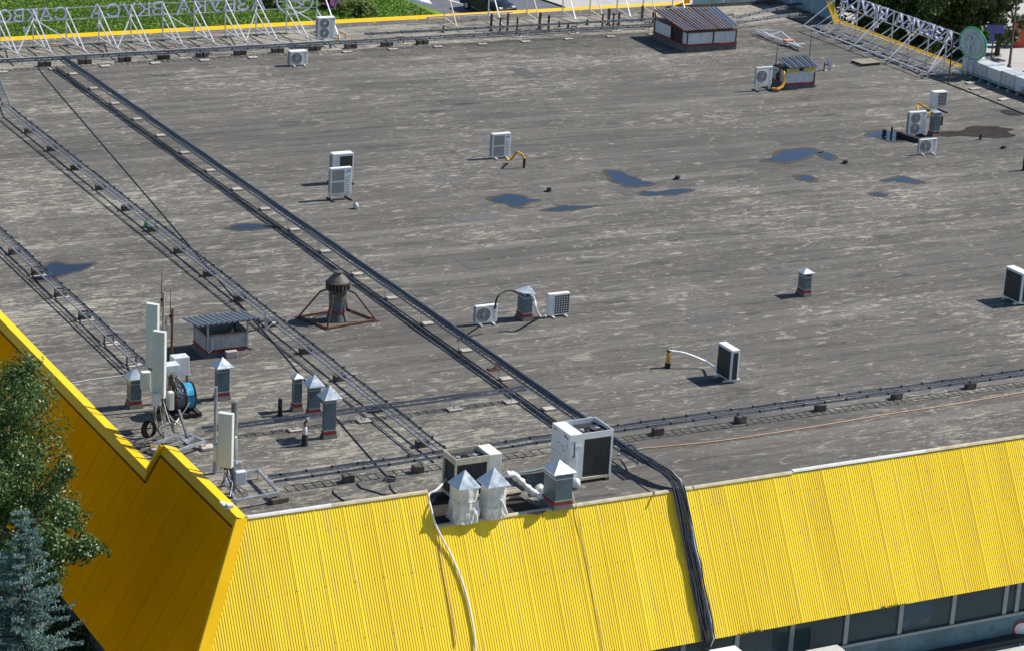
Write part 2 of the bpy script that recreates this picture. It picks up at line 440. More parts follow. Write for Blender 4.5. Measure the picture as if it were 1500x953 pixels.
def puddlemat():
    m, t, b = nodes('puddle_water')
    b.inputs['Base Color'].default_value = (0.008, 0.012, 0.022, 1); b.inputs['Roughness'].default_value = 0.03
    b.inputs['IOR'].default_value = 1.33; b.inputs['Specular IOR Level'].default_value = 0.9
    m, t, b = nodes('wet_felt')
    P = N(t, 'ShaderNodeNewGeometry').outputs['Position']
    n = tnoise(t, mapped(t, P, (0.6, 2, 1)), 1.5, 7, 0.65)
    L(t, mix(t, ramp(t, n, 0.35, 0.65), (0.020, 0.018, 0.016), (0.058, 0.051, 0.043)), b.inputs['Base Color'])
    b.inputs['Roughness'].default_value = 0.85; b.inputs['Specular IOR Level'].default_value = 0.08
puddlemat()
mat('damp_margin', (0.082, 0.073, 0.062), 0.8, var=0.3, scale=4, dirt=(0.05, 0.046, 0.042), dirt_amt=0.6, spec=0.1, stretch=(1, 3, 1))

# ================================================================ SETTING
GZ = -9.0
X0, X1, Y0, Y1 = 25.0, 85.0, 62.0, 126.0        # roof edges
S60, C60 = sin(R(60)), cos(R(60))
H0, HB = 0.9, -4.0                               # raised corner height, fascia foot
def sheet(name, poly, z, matname, kind='structure', parent=None):
    me = bpy.data.meshes.new(name)
    me.from_pydata([(p[0], p[1], z) for p in poly], [], [tuple(range(len(poly)))])
    me.materials.append(M[matname])
    o = link(name, me, parent)
    if parent is None: o['kind'] = kind
    return o
sheet('ground', [(-3000, -3000), (3000, -3000), (3000, 3000), (-3000, 3000)], GZ, 'ground_soil')
sheet('lawn', [(10, 129), (82, 129), (82.8, 168), (81.6, 173), (79, 190), (10, 190)], GZ+0.06, 'lawn')
sheet('pavement', [(26, 40), (120, 40), (120, 59.4), (26, 59.4)], GZ+0.02, 'pavement')  # unseen pale sheet added in front so the window glass reflects light
road = sheet('road', [(82.9, 129.5), (88, 129.5), (92.5, 166), (89.5, 190), (79.2, 190), (81.8, 173), (83.0, 168)], GZ+0.01, 'asphalt')
sheet('pavement', [(88.3, 129.5), (93, 129.5), (140, 150), (140, 190), (89.8, 190), (92.8, 166)], GZ+0.12, 'pavement')
sheet('plaza', [(94, 129), (93, 100), (160, 100), (160, 175), (141, 165), (141, 150)], GZ+0.015, 'plaza')
def mark(pts, wd, nm='lane_line'):
    mb = MB()
    for a, b in zip(pts[:-1], pts[1:]):
        a = Vector((*a, 0)); b = Vector((*b, 0)); d = (b-a).normalized(); s_ = Vector((-d.y, d.x, 0))*wd/2
        mb.add([(p.x, p.y, GZ+0.014) for p in (a-s_, b-s_, b+s_, a+s_)], [(0, 1, 2, 3)])
    return mb.build(nm, 'road_paint', road)
mark([(84.6, 175), (85.5, 170.3), (86.0, 168.4)], 0.2)
mark([(86.0, 168.2), (86.2, 166.0)], 0.2)
mark([(87.4, 176), (88.3, 169.5)], 0.2)
mb = MB(); z = GZ+0.014
mb.add([(82.75, 171.6, z), (83.6, 169.2, z), (84.1, 170.9, z)], [(0, 1, 2)]); mb.build('arrow_marking', 'road_paint', road)
mark([(82.7, 173.5), (83.3, 170.6)], 0.25, 'arrow_marking')

# ---------------------------------------------------------------- the market building
bld = thing('market_building', (55, 94, GZ), 'low market building with flat felt roof and yellow sloping fascia', 'building', world=True)
mb = MB()
mb.box((55, 94, -0.2), (X1-X0-0.1, Y1-Y0-0.1, 0.38))
roof = mb.build('roof', 'felt_upstand', bld)
# rolls of roofing felt, lapped, each its own strip
rng = random.Random(3)
nrow = 64; rw = (Y1-Y0-0.06)/nrow
meshes = {}
cuts_opt = [[25.03, 40.3, 55.1, 70.2, 84.97], [25.03, 32.6, 47.4, 62.5, 77.3, 84.97], [25.03, 36.5, 51.2, 66.4, 84.97]]
for i in range(nrow):
    y = Y0+0.03+i*rw
    cuts = cuts_opt[i % 3]
    for j in range(len(cuts)-1):
        key = (i % 3, j)
        ln = cuts[j+1]-cuts[j]
        if key not in meshes:
            nseg = 6; vs = []; fs = []
            for k in range(nseg+1):
                x = ln*k/nseg + (0.0 if k in (0, nseg) else rng.uniform(-.3, .3))
                e = rng.uniform(-0.02, 0.02)
                vs += [(x, -0.02+e, 0.0), (x, -0.02+e, 0.007), (x, rw+0.04, 0.002)]
            for k in range(nseg):
                o = k*3; fs += [(o, o+3, o+4, o+1), (o+1, o+4, o+5, o+2)]
            me = bpy.data.meshes.new('felt_strip'); me.from_pydata(vs, [], fs); me.materials.append(M['roofing_felt']); meshes[key] = me
        o = link('felt_strip', meshes[key], roof)
        o.location = Vector((cuts[j], y, rng.uniform(0.0, 0.002)))-ORG[roof.name]

rp = random.Random(12)
for k in range(26):
    cx, cy = rp.uniform(30, 80), rp.uniform(68, 117); ww, dd = rp.uniform(.5, 2.2), rp.uniform(.35, .95)
    MB().box((cx, cy, .009), (ww, dd, .009), rz=rp.choice((0, 0, 0, pi/2))+rp.uniform(-.05, .05)).build('felt_patch', 'patch_dark' if k % 3 else 'roofing_felt', roof)
# -- front fascia of ribbed sheets
nF = Vector((0, -S60, C60)); dF = Vector((0, -C60, -S60))
PW = 0.9
def ribbed(top):
    """ribbed sheet, local x 0..PW, starts at height 'top' on the slope plane through (y=62, z=0)"""
    Ls = (top-HB)/S60
    pt = Vector((0, C60/S60*top, top))
    prof = [(0.0, 0.0)]
    nr = 11; p = PW/nr
    for k in range(nr):
        x = k*p
        prof += [(x+p*0.14, 0.0), (x+p*0.34, 0.012), (x+p*0.72, 0.012), (x+p*0.92, 0.0)]
    prof += [(PW-0.002, 0.0), (PW-0.001, 0.018), (PW+0.035, 0.018), (PW+0.036, 0.001)]
    mbx = MB(); n = len(prof)
    vs = [pt+Vector((x, 0, 0))+nF*h for x, h in prof]+[pt+dF*Ls+Vector((x, 0, 0))+nF*h for x, h in prof]
    mbx.add(vs, [(k, k+1, n+k+1, n+k) for k in range(n-1)])
    nf = len(mbx.f); rs = random.Random(int(top*10)+5)
    for row in (.12, .40, .68, .95):
        for x_ in (.03, .33, .60, .87):
            if rs.random() < .6: continue
            mbx.box(pt+dF*(Ls*row+rs.uniform(-.02, .02))+Vector((x_, 0, 0))+nF*.016, (.016, .012, .02))
    me = bpy.data.meshes.new('fascia_sheet'); me.from_pydata(mbx.v, [], mbx.f)
    me.materials.append(M['yellow_sheet']); me.materials.append(M['rust_dark'])
    me.polygons.foreach_set('material_index', [0 if i < nf else 1 for i in range(len(me.polygons))]); return me
XR = 31.42                                         # end of the raised corner part
low, high = ribbed(-0.02), ribbed(H0)
x = XR
# corner piece: sheets clipped by the hip
xl = XR
hip = lambda z: X0+C60/S60*z                        # left plane: x at height z
while x < X1-0.2:
    o = link('fascia_sheet', low, bld); o.location = Vector((x, Y0, 0))-ORG[bld.name]; x += PW
k = 1
while XR-k*PW > hip(H0)+0.05-PW:
    xa = XR-k*PW
    if xa >= hip(H0)+0.02:
        o = link('fascia_sheet', high, bld); o.location = Vector((xa, Y0, 0))-ORG[bld.name]
    k += 1
xa = XR-(k-1)*PW if XR-(k-1)*PW >= hip(H0)+0.02 else XR-(k-2)*PW
# triangular remainder at the hip, three clipped sheets
def clipped(xs, xe):
    mbx = MB(); p = PW/11; q = xs
    n = int(round((xe-xs)/p))
    for i in range(n):
        for a, b, h0, h1 in ((0, .14, 0, 0), (.14, .34, 0, .012), (.34, .72, .012, .012), (.72, .92, .012, 0), (.92, 1, 0, 0)):
            xa_, xb_ = xs+(i+a)*p, xs+(i+b)*p
            za = min(H0, (xa_-X0)*S60/C60); zb = min(H0, (xb_-X0)*S60/C60)
            if zb <= HB: continue
            za = max(za, HB+0.001)
            vs = [Vector((xa_, Y0+C60/S60*za, za))+nF*h0, Vector((xb_, Y0+C60/S60*zb, zb))+nF*h1,
                  Vector((xb_, Y0+C60/S60*HB, HB))+nF*h1, Vector((xa_, Y0+C60/S60*HB, HB))+nF*h0]
            mbx.add(vs, [(0, 1, 2, 3)])
    me = bpy.data.meshes.new('fascia_sheet')
    off = ORG[bld.name]
    me.from_pydata([(v[0]-off.x, v[1]-off.y, v[2]-off.z) for v in mbx.v], [], mbx.f); me.materials.append(M['yellow_sheet'])
    link('fascia_sheet', me, bld)
xc = xa
while xc > hip(HB)+0.05:
    clipped(max(xc-PW, xc-PW), xc); xc -= PW
# -- left fascia of flat panels
nL = Vector((-S60, 0, C60))
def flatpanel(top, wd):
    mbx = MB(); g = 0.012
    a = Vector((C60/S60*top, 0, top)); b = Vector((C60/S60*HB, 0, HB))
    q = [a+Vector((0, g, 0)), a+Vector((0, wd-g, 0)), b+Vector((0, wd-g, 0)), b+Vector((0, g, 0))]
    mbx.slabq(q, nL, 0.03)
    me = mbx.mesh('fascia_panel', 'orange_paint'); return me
LW = 1.19
YR = 68.45
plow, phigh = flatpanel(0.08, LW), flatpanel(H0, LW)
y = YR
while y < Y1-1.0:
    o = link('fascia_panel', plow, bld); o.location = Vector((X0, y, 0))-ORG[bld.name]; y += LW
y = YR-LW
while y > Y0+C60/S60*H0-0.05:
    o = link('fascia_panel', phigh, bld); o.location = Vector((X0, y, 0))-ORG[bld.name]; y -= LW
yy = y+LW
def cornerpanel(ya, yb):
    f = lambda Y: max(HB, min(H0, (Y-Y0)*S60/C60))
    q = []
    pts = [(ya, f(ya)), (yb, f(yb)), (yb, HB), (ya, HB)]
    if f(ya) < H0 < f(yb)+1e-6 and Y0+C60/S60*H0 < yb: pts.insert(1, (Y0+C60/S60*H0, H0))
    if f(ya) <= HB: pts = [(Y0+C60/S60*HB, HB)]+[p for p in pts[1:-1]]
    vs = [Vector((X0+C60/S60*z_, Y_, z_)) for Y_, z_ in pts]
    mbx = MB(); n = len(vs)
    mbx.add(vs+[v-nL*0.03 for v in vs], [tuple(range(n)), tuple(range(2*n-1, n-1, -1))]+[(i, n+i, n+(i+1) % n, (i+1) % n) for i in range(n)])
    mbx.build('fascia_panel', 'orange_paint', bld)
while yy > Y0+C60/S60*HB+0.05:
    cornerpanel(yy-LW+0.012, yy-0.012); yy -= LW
# backing under the panels and far sides
mb = MB()
def backing(a, b, n, t=0.08, off=0.045):
    n = Vector(n); mb.slabq([p-n*off for p in (a[0], a[1], b[1], b[0])], n, t)
e = C60/S60
backing([Vector((X0+.12, Y0, -.06)), Vector((X1, Y0, -.06))], [Vector((X0-e*4+.15, Y0+e*HB, HB)), Vector((X1, Y0+e*HB, HB))], nF)
backing([Vector((X0, Y0, -.06)), Vector((X0, Y1, -.06))], [Vector((X0+e*HB, Y0, HB)), Vector((X0+e*HB, Y1, HB))], nL)
mb.build('fascia_backing', 'dark_wall', bld)
mb = MB()
mb.slabq([(X0, Y1, 0), (X1, Y1, 0), (X1, Y1-e*HB, HB), (X0, Y1-e*HB, HB)], (0, S60, C60), 0.05)
mb.build('rear_fascia', 'orange_paint', bld)
mb = MB()
mb.slabq([(X1, Y0, 0), (X1, Y1, 0), (X1-e*HB, Y1, HB), (X1-e*HB, Y0, HB)], (S60, 0, C60), 0.05)
mb.build('side_fascia', 'orange_paint', bld)
# -- copings. A capping falls 20 degrees to the roof side and has an outer lip down the fascia
def capping(p, q, inward, zt, name='coping', m='yellow_cap', w_=0.42, lip=0.26, tilt=20):
    """p,q: points on the slope plane top edge"""
    p = Vector(p); q = Vector(q); i = Vector(inward); up = Vector((0, 0, 1))
    n = (-i*S60+up*C60)
    A = [v+n*0.035+(i*C60+up*S60)*0.05 for v in (p, q)]
    acr = (i*cos(R(tilt))-up*sin(R(tilt)))
    B = [v+acr*w_ for v in A]
    D = [v-(i*C60+up*S60)*lip for v in A]
    E_ = [v-up*0.10 for v in B]
    mbx = MB(); th = 0.004
    for a, b in ((A, B), (D, A), (B, E_)):
        nn = (a[1]-a[0]).cross(b[0]-a[0]).normalized()
        if nn.z < 0: nn = -nn
        mbx.slabq([a[0], a[1], b[1], b[0]], nn, th)
    return mbx.build(name, m, bld)
def run_capping(p, q, inward, seg=3.0, **kw):
    p = Vector(p); q = Vector(q); n = max(1, round((q-p).length/seg))
    for i in range(n):
        capping(p.lerp(q, i/n), p.lerp(q, (i+1)/n)-(q-p).normalized()*0.006, inward, 0, **kw)
run_capping((X0+e*0.10, YR, 0.10), (X0+e*0.10, Y1, 0.10), (1, 0, 0), seg=2.4)
run_capping((X0+e*H0, Y0+e*H0+0.0, H0), (X0+e*H0, YR, H0), (1, 0, 0), seg=3.2)
RX, RY = 78.6, 119.4
run_capping((X0, Y1-e*.12, 0.20), (RX, Y1-e*.12, 0.20), (0, -1, 0), seg=4.5, w_=.52, tilt=28)
run_capping((X1-e*.12, 62, 0.15), (X1-e*.12, RY, 0.15), (-1, 0, 0), seg=4.5, w_=.95, tilt=36)
# sloping end of the raised parts
mb = MB()
for a, b in (((X0+e*H0, YR, H0), (X0+e*.1, YR, .1)),):
    a, b = Vector(a)+nL*0.02, Vector(b)+nL*0.02
    mb.bar(a, b, 0.10, 0.22, up=(1, 0, 0))
mb.build('coping_end', 'yellow_cap', bld)
mb = MB()
mb.bar((RX, Y1-e*.1, .1), (RX-.55, Y1-e*1.3, 1.3), .35, .1, up=(0, -1, 0))
mb.build('coping_end', 'yellow_cap', bld)
mb = MB()
mb.slabq([(X1-.15, RY+.05, .12), (X1-.62, RY, .12), (X1-1.2, RY+.1, 1.35), (X1-.75, RY+.12, 1.35)], (-.6, -.6, .4), .05)
mb.build('coping_end', 'yellow_cap', bld)
# hip trim at the front left corner
mb = MB()
a = Vector((X0+e*H0, Y0+e*H0, H0)); b = Vector((X0+e*HB, Y0+e*HB, HB))
mb.slabq([a+Vector((-.02, 0, 0))+nF*.04, a+Vector((.30, 0, 0))+nF*.04, b+Vector((.36, 0, 0))+nF*.04, b+Vector((-.02, 0, 0))+nF*.04], nF, .02)
mb.slabq([a+Vector((0, .0, 0))+nL*.04+nF*.03, a+Vector((0, .10, 0))+nL*.04, b+Vector((0, .12, 0))+nL*.04, b+nL*.04+nF*.03], nL, .02)
mb.build('hip_trim', 'yellow_cap', bld)
# brown bead modelled as the shadow line below the coping lip
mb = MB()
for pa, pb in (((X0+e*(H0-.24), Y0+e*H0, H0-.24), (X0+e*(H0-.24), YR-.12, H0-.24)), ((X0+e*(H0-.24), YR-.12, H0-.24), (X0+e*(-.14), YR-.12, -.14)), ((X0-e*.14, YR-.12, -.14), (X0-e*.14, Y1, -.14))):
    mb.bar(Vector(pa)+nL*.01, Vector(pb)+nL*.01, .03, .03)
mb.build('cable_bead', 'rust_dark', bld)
# front edge flashings
def flash(xa, xb, top, m, wd=0.05, lift=0.0):
    mbx = MB(); yb = Y0+e*top
    mbx.slabq([(xa, yb-.03, top+.035+lift), (xb, yb-.03, top+.035+lift), (xb, yb+wd, top+.05+lift), (xa, yb+wd, top+.05+lift)], (0, 0, 1), .012)
    mbx.slabq([(xa, yb-.034, top+.034+lift), (xb, yb-.034, top+.034+lift), (xb, yb-.062, top-.01+lift), (xa, yb-.062, top-.01+lift)], (0, -.8, .5), .008)
    mbx.build('edge_flashing', m, bld)
flash(XR+.02, 36.4, 0, 'edge_flashing'); flash(36.41, 40.2, 0, 'edge_flashing'); flash(40.24, 43.85, 0, 'edge_flashing')
flash(43.87, 49.0, 0.03, 'white_flashing', .07); flash(49.01, 55, .03, 'edge_flashing', .06); flash(55.01, 85, .03, 'edge_flashing', .06)
flash(X0+e*H0+.3, 28.4, H0, 'white_flashing', .06); flash(28.41, XR+.02, H0, 'edge_flashing', .05)
mb = MB()                                           # end flashing of the raised front part, along the slope
mb.slabq([(XR+.03, Y0+e*H0, H0+.05), (XR+.03, Y0-.0, .02), (XR+.03, Y0+.16, .02), (XR+.03, Y0+e*H0+.12, H0+.05)], (1, 0, 0), .03)
mb.build('edge_flashing', 'edge_flashing', bld)
# back sides of the raised parapets (seen only from the roof)
mb = MB()
mb.slabq([(X0+.75, Y0+e*H0+.14, H0-.02), (XR, Y0+e*H0+.14, H0-.02), (XR, Y0+.95, 0), (X0+.95, Y0+.95, 0)], (0, .8, .5), .03)
mb.slabq([(X0+.85, YR, H0-.15), (X0+.85, Y0+1, H0-.15), (X0+1.05, Y0+1, 0), (X0+1.05, YR, 0)], (.9, 0, .3), .03)
mb.build('parapet_back', 'felt_upstand', bld)
for xa in (RX, RX+2.15, RX+4.3):
    mb = MB(); mb.box((xa+1.06, 125.35, 1.0), (2.08, .06, 1.6)); mb.build('parapet_board', 'teal_parapet', bld)
for ya in (RY+.05, RY+2.2, RY+4.35):
    mb = MB(); mb.box((84.35, ya+1.05, 1.0), (.06, 2.08, 1.7)); mb.build('parapet_board', 'teal_parapet', bld)
mb = MB(); mb.box((RX+3.1, 125.3, .12), (6.3, .12, .22)); mb.box((84.3, RY+3.2, .12), (.12, 6.4, .22)); mb.build('parapet_kerb', 'felt_upstand', bld)
# rear upstand, felt tiles
for i in range(21):
    mb = MB(); xa = X0+.4+i*2.55
    mb.slabq([(xa, 125.48, .16), (xa+2.5, 125.48, .16), (xa+2.5, 125.15, .012), (xa, 125.15, .012)], (0, -.5, .8), .02)
    mb.build('felt_upstand', 'felt_upstand', bld)
# front wall, windows
mb = MB()
mb.box((55, 60.52, -7.3), (60.4, .2, 3.5)); mb.box((55, 60.52, -3.8), (60.4, .2, .7))
mb.build('wall', 'teal_wall', bld)
mb = MB(); mb.box((24.6, 93.5, -6.6), (.2, 64, 5.0)); mb.build('wall', 'dark_wall', bld)
mb = MB(); mb.box((84.8, 94, -6.6), (.2, 64, 5)); mb.build('wall', 'dark_wall', bld)
mb = MB(); mb.box((55, 125.6, -6.6), (60, .2, 5)); mb.build('wall', 'dark_wall', bld)
mb = MB(); mb.box((55, 64, -5.6), (60, .1, 3.4)); mb.box((55, 62.3, -5.75), (60, 3.3, .1)); mb.build('room', 'interior', bld)
SILL, HEAD = -5.42, -4.14
mull = [35.6, 37.6, 39.3, 41.24, 43.27, 45.33, 47.42, 49.5, 51.6, 52.1, 54.0, 56.0, 58.0]
for a, b in zip(mull[:-1], mull[1:]):
    mb = MB()
    for xx in (a+.04, b-.04): mb.box((xx, 60.40, (SILL+HEAD)/2), (.075, .09, HEAD-SILL))
    mb.box(((a+b)/2, 60.38, SILL-.045), (b-a-.01, .13, .09)); mb.box(((a+b)/2, 60.40, HEAD+.03), (b-a-.01, .09, .06))
    wn = mb.build('window_frame', 'window_metal', bld)
    mb = MB(); mb.box(((a+b)/2, 60.42, (SILL+HEAD)/2), (b-a-.165, .012, HEAD-SILL-.004)); mb.build('pane', 'window_glass', wn)
mb = MB(); mb.box((48.2, 60.62, -4.82), (1.25, .02, 1.15)); po = mb.build('poster', 'poster_blue', bld)
mb = MB()
for cx, cz, ww in ((47.75, -5.18, .28), (48.6, -5.2, .25), (47.9, -4.42, .3)):
    mb.add([(cx-ww, 60.604, cz-.1), (cx+ww*.4, 60.604, cz-.16), (cx+ww, 60.604, cz+.08), (cx-.1, 60.604, cz+.05)], [(0, 1, 2, 3)])
mb.build('poster_print', 'sign_white', po)
mb = MB(); mb.cbox((53, 58.6, -6.55), (22, 2.6, .3), .04); mb.build('entrance_ledge', 'concrete_light', bld)
mb = MB(); mb.box((53, 60.2, -6.3), (22, .35, .18)); mb.build('ledge_upstand', 'dark_wall', bld)
# moss along the fascia foot
mb = MB(); rg = random.Random(9)
for cx in [36.8, 37.0, 40.9, 41.3, 41.5, 46.2, 46.4, 46.6, 46.8, 29.2, 29.4]:
    for _ in range(10):
        p = Vector((cx+rg.uniform(-.16, .16), Y0+e*HB-.02+rg.uniform(-.02, .03), HB+rg.uniform(-.02, .05)))
        d = Vector((rg.uniform(-1, 1), rg.uniform(-1, 0), rg.uniform(-.2, 1))).normalized()*.05
        s_ = d.cross(Vector((rg.uniform(-1, 1), 1, .3))).normalized()*.03
        mb.add([p-s_, p+s_, p+d+s_, p+d-s_], [(0, 1, 2, 3)])
o = mb.build('moss', 'grass_tuft', bld); o['kind'] = 'stuff'

# ---------------------------------------------------------------- puddles and damp patches
def outline(pts, sc, ox, oy, rough=.10, sub=4, seed=0):
    """shore line through points read off the photograph, with small wobble"""
    rg = random.Random(seed); n = len(pts); out = []
    for i in range(n):
        p0, p1, p2, p3 = (Vector(pts[(i+k) % n]) for k in (-1, 0, 1, 2))
        for k in range(sub):
            t = k/sub
            q = .5*((2*p1)+(p2-p0)*t+(2*p0-5*p1+4*p2-p3)*t*t+(3*p1-p0-3*p2+p3)*t**3)
            l_ = (p2-p1).length*rough*.35
            out.append((ox+(q.x+rg.uniform(-l_, l_))/sc, oy+(q.y+rg.uniform(-l_, l_)*.4)/sc))
    return out
def puddle(px, label, wet=1.0, water=True, seed=1):
    """px: pixel outline; the damp margin is a wider sheet under the water"""
    P_ = [W(x_, y_) for x_, y_ in px]; c = sum(P_, Vector())/len(P_); rg = random.Random(seed)
    root = thing('puddle', (c.x, c.y, 0), label, 'puddle', 'rain puddles on the felt roof', world=True)
    def sh(name, pts, z, m):
        me = bpy.data.meshes.new(name); me.from_pydata([(p.x-c.x, p.y-c.y, z) for p in pts], [], [tuple(range(len(pts)))])
        me.materials.append(M[m]); link(name, me, root)
    if water:
        rim = []
        for p in P_:
            d = (p-c); rim.append(p+Vector((d.x*.07*wet, d.y*.14*wet, 0))+d.normalized()*.10*wet*rg.uniform(.7, 1.4))
        sh('damp_rim', rim, 0.0165, 'damp_margin'); sh('water', P_, 0.0205, 'puddle_water')
    else: sh('damp_felt', P_, 0.0165, 'wet_felt')
Z8, Z6, Z3, Z2 = (3.012, 586, 176), (3.75, 1000, 150), (5.357, 1220, 110), (2.978, 0, 300)
for i, (zz, pts_, lb, wet) in enumerate((
    (Z8, [(400, 348), (440, 338), (480, 330), (520, 335), (550, 340), (560, 350), (600, 350), (600, 358), (565, 362), (545, 375), (520, 383), (490, 380), (470, 368), (420, 362)], 'broad blue sky-reflecting puddle by a short black drain pipe', 1),
    (Z8, [(912, 228), (960, 228), (990, 235), (1000, 245), (1040, 258), (1060, 268), (1105, 275), (1110, 282), (1070, 290), (1000, 293), (975, 280), (940, 272), (930, 250)], 'wedge-shaped blue puddle beside a black roof drain', 1),
    (Z8, [(1063, 325), (1080, 315), (1150, 318), (1200, 308), (1275, 308), (1280, 315), (1220, 327), (1160, 330), (1090, 335)], 'long thin blue puddle below the wedge-shaped puddle', 1),
    (Z8, [(640, 397), (690, 388), (715, 380), (760, 383), (840, 380), (845, 385), (780, 393), (720, 400), (670, 402)], 'narrow drying puddle streak right of the broad blue puddle', 1.3),
    (Z6, [(445, 318), (510, 300), (540, 275), (590, 265), (680, 258), (730, 268), (745, 280), (690, 290), (680, 300), (620, 320), (550, 328), (500, 322)], 'large ragged puddle with brown rim beside a small satellite puddle', 1.4),
    (Z6, [(755, 285), (790, 280), (830, 295), (830, 312), (800, 315), (765, 300)], 'small satellite puddle beside the large ragged puddle', 1),
    (Z6, [(630, 412), (670, 405), (715, 418), (715, 432), (670, 430)], 'tiny drying puddle below the large ragged puddle', 1.5),
    (Z6, [(1105, 430), (1170, 420), (1200, 410), (1260, 425), (1300, 435), (1300, 442), (1220, 440), (1180, 432), (1130, 438)], 'shallow drying puddle in front of the single-fan unit', 1.4),
    (Z6, [(1045, 505), (1075, 500), (1105, 508), (1100, 516), (1060, 515)], 'very small puddle of rain on open felt', 1.4),
    (Z3, [(270, 480), (310, 455), (380, 445), (430, 450), (500, 440), (510, 470), (580, 510), (570, 520), (430, 518), (350, 490)], 'blue puddle round black pipe stubs beside the twin-fan unit', 1),
    (Z2, [(1000, 105), (1050, 88), (1120, 88), (1200, 95), (1210, 102), (1160, 105), (1060, 112)], 'drying puddle under the cable bundle tray', 1.2),
    (Z2, [(150, 310), (215, 262), (260, 255), (300, 265), (390, 258), (395, 268), (340, 290), (260, 310), (200, 330), (160, 330)], 'puddle under the cable tray nearest the left parapet', 1))):
    puddle(outline(pts_, *zz, seed=i), lb, wet, seed=i)
for i, (zz, pts_, lb) in enumerate((
    (Z3, [(820, 470), (860, 445), (1000, 440), (1080, 405), (1220, 402), (1340, 415), (1420, 430), (1370, 450), (1440, 480), (1300, 500), (1150, 490), (1000, 480), (900, 488)], 'dark damp patch on felt behind the red-banded vent'),
    (Z3, [(1310, 290), (1350, 275), (1440, 290), (1500, 300), (1470, 320), (1380, 318)], 'small dark damp patch near the silver duct'),
    ((3.409, 600, 560), [(470, 640), (520, 560), (600, 600), (680, 640), (640, 660), (560, 650), (510, 655)], 'dark wet felt behind the wrapped vents'),
    ((3.409, 600, 560), [(100, 640), (150, 560), (230, 600), (190, 700), (130, 700)], 'dark wet felt left of the fat wrapped vent'))):
    puddle(outline(pts_, *zz, seed=30+i), lb, 1, water=False, seed=i)

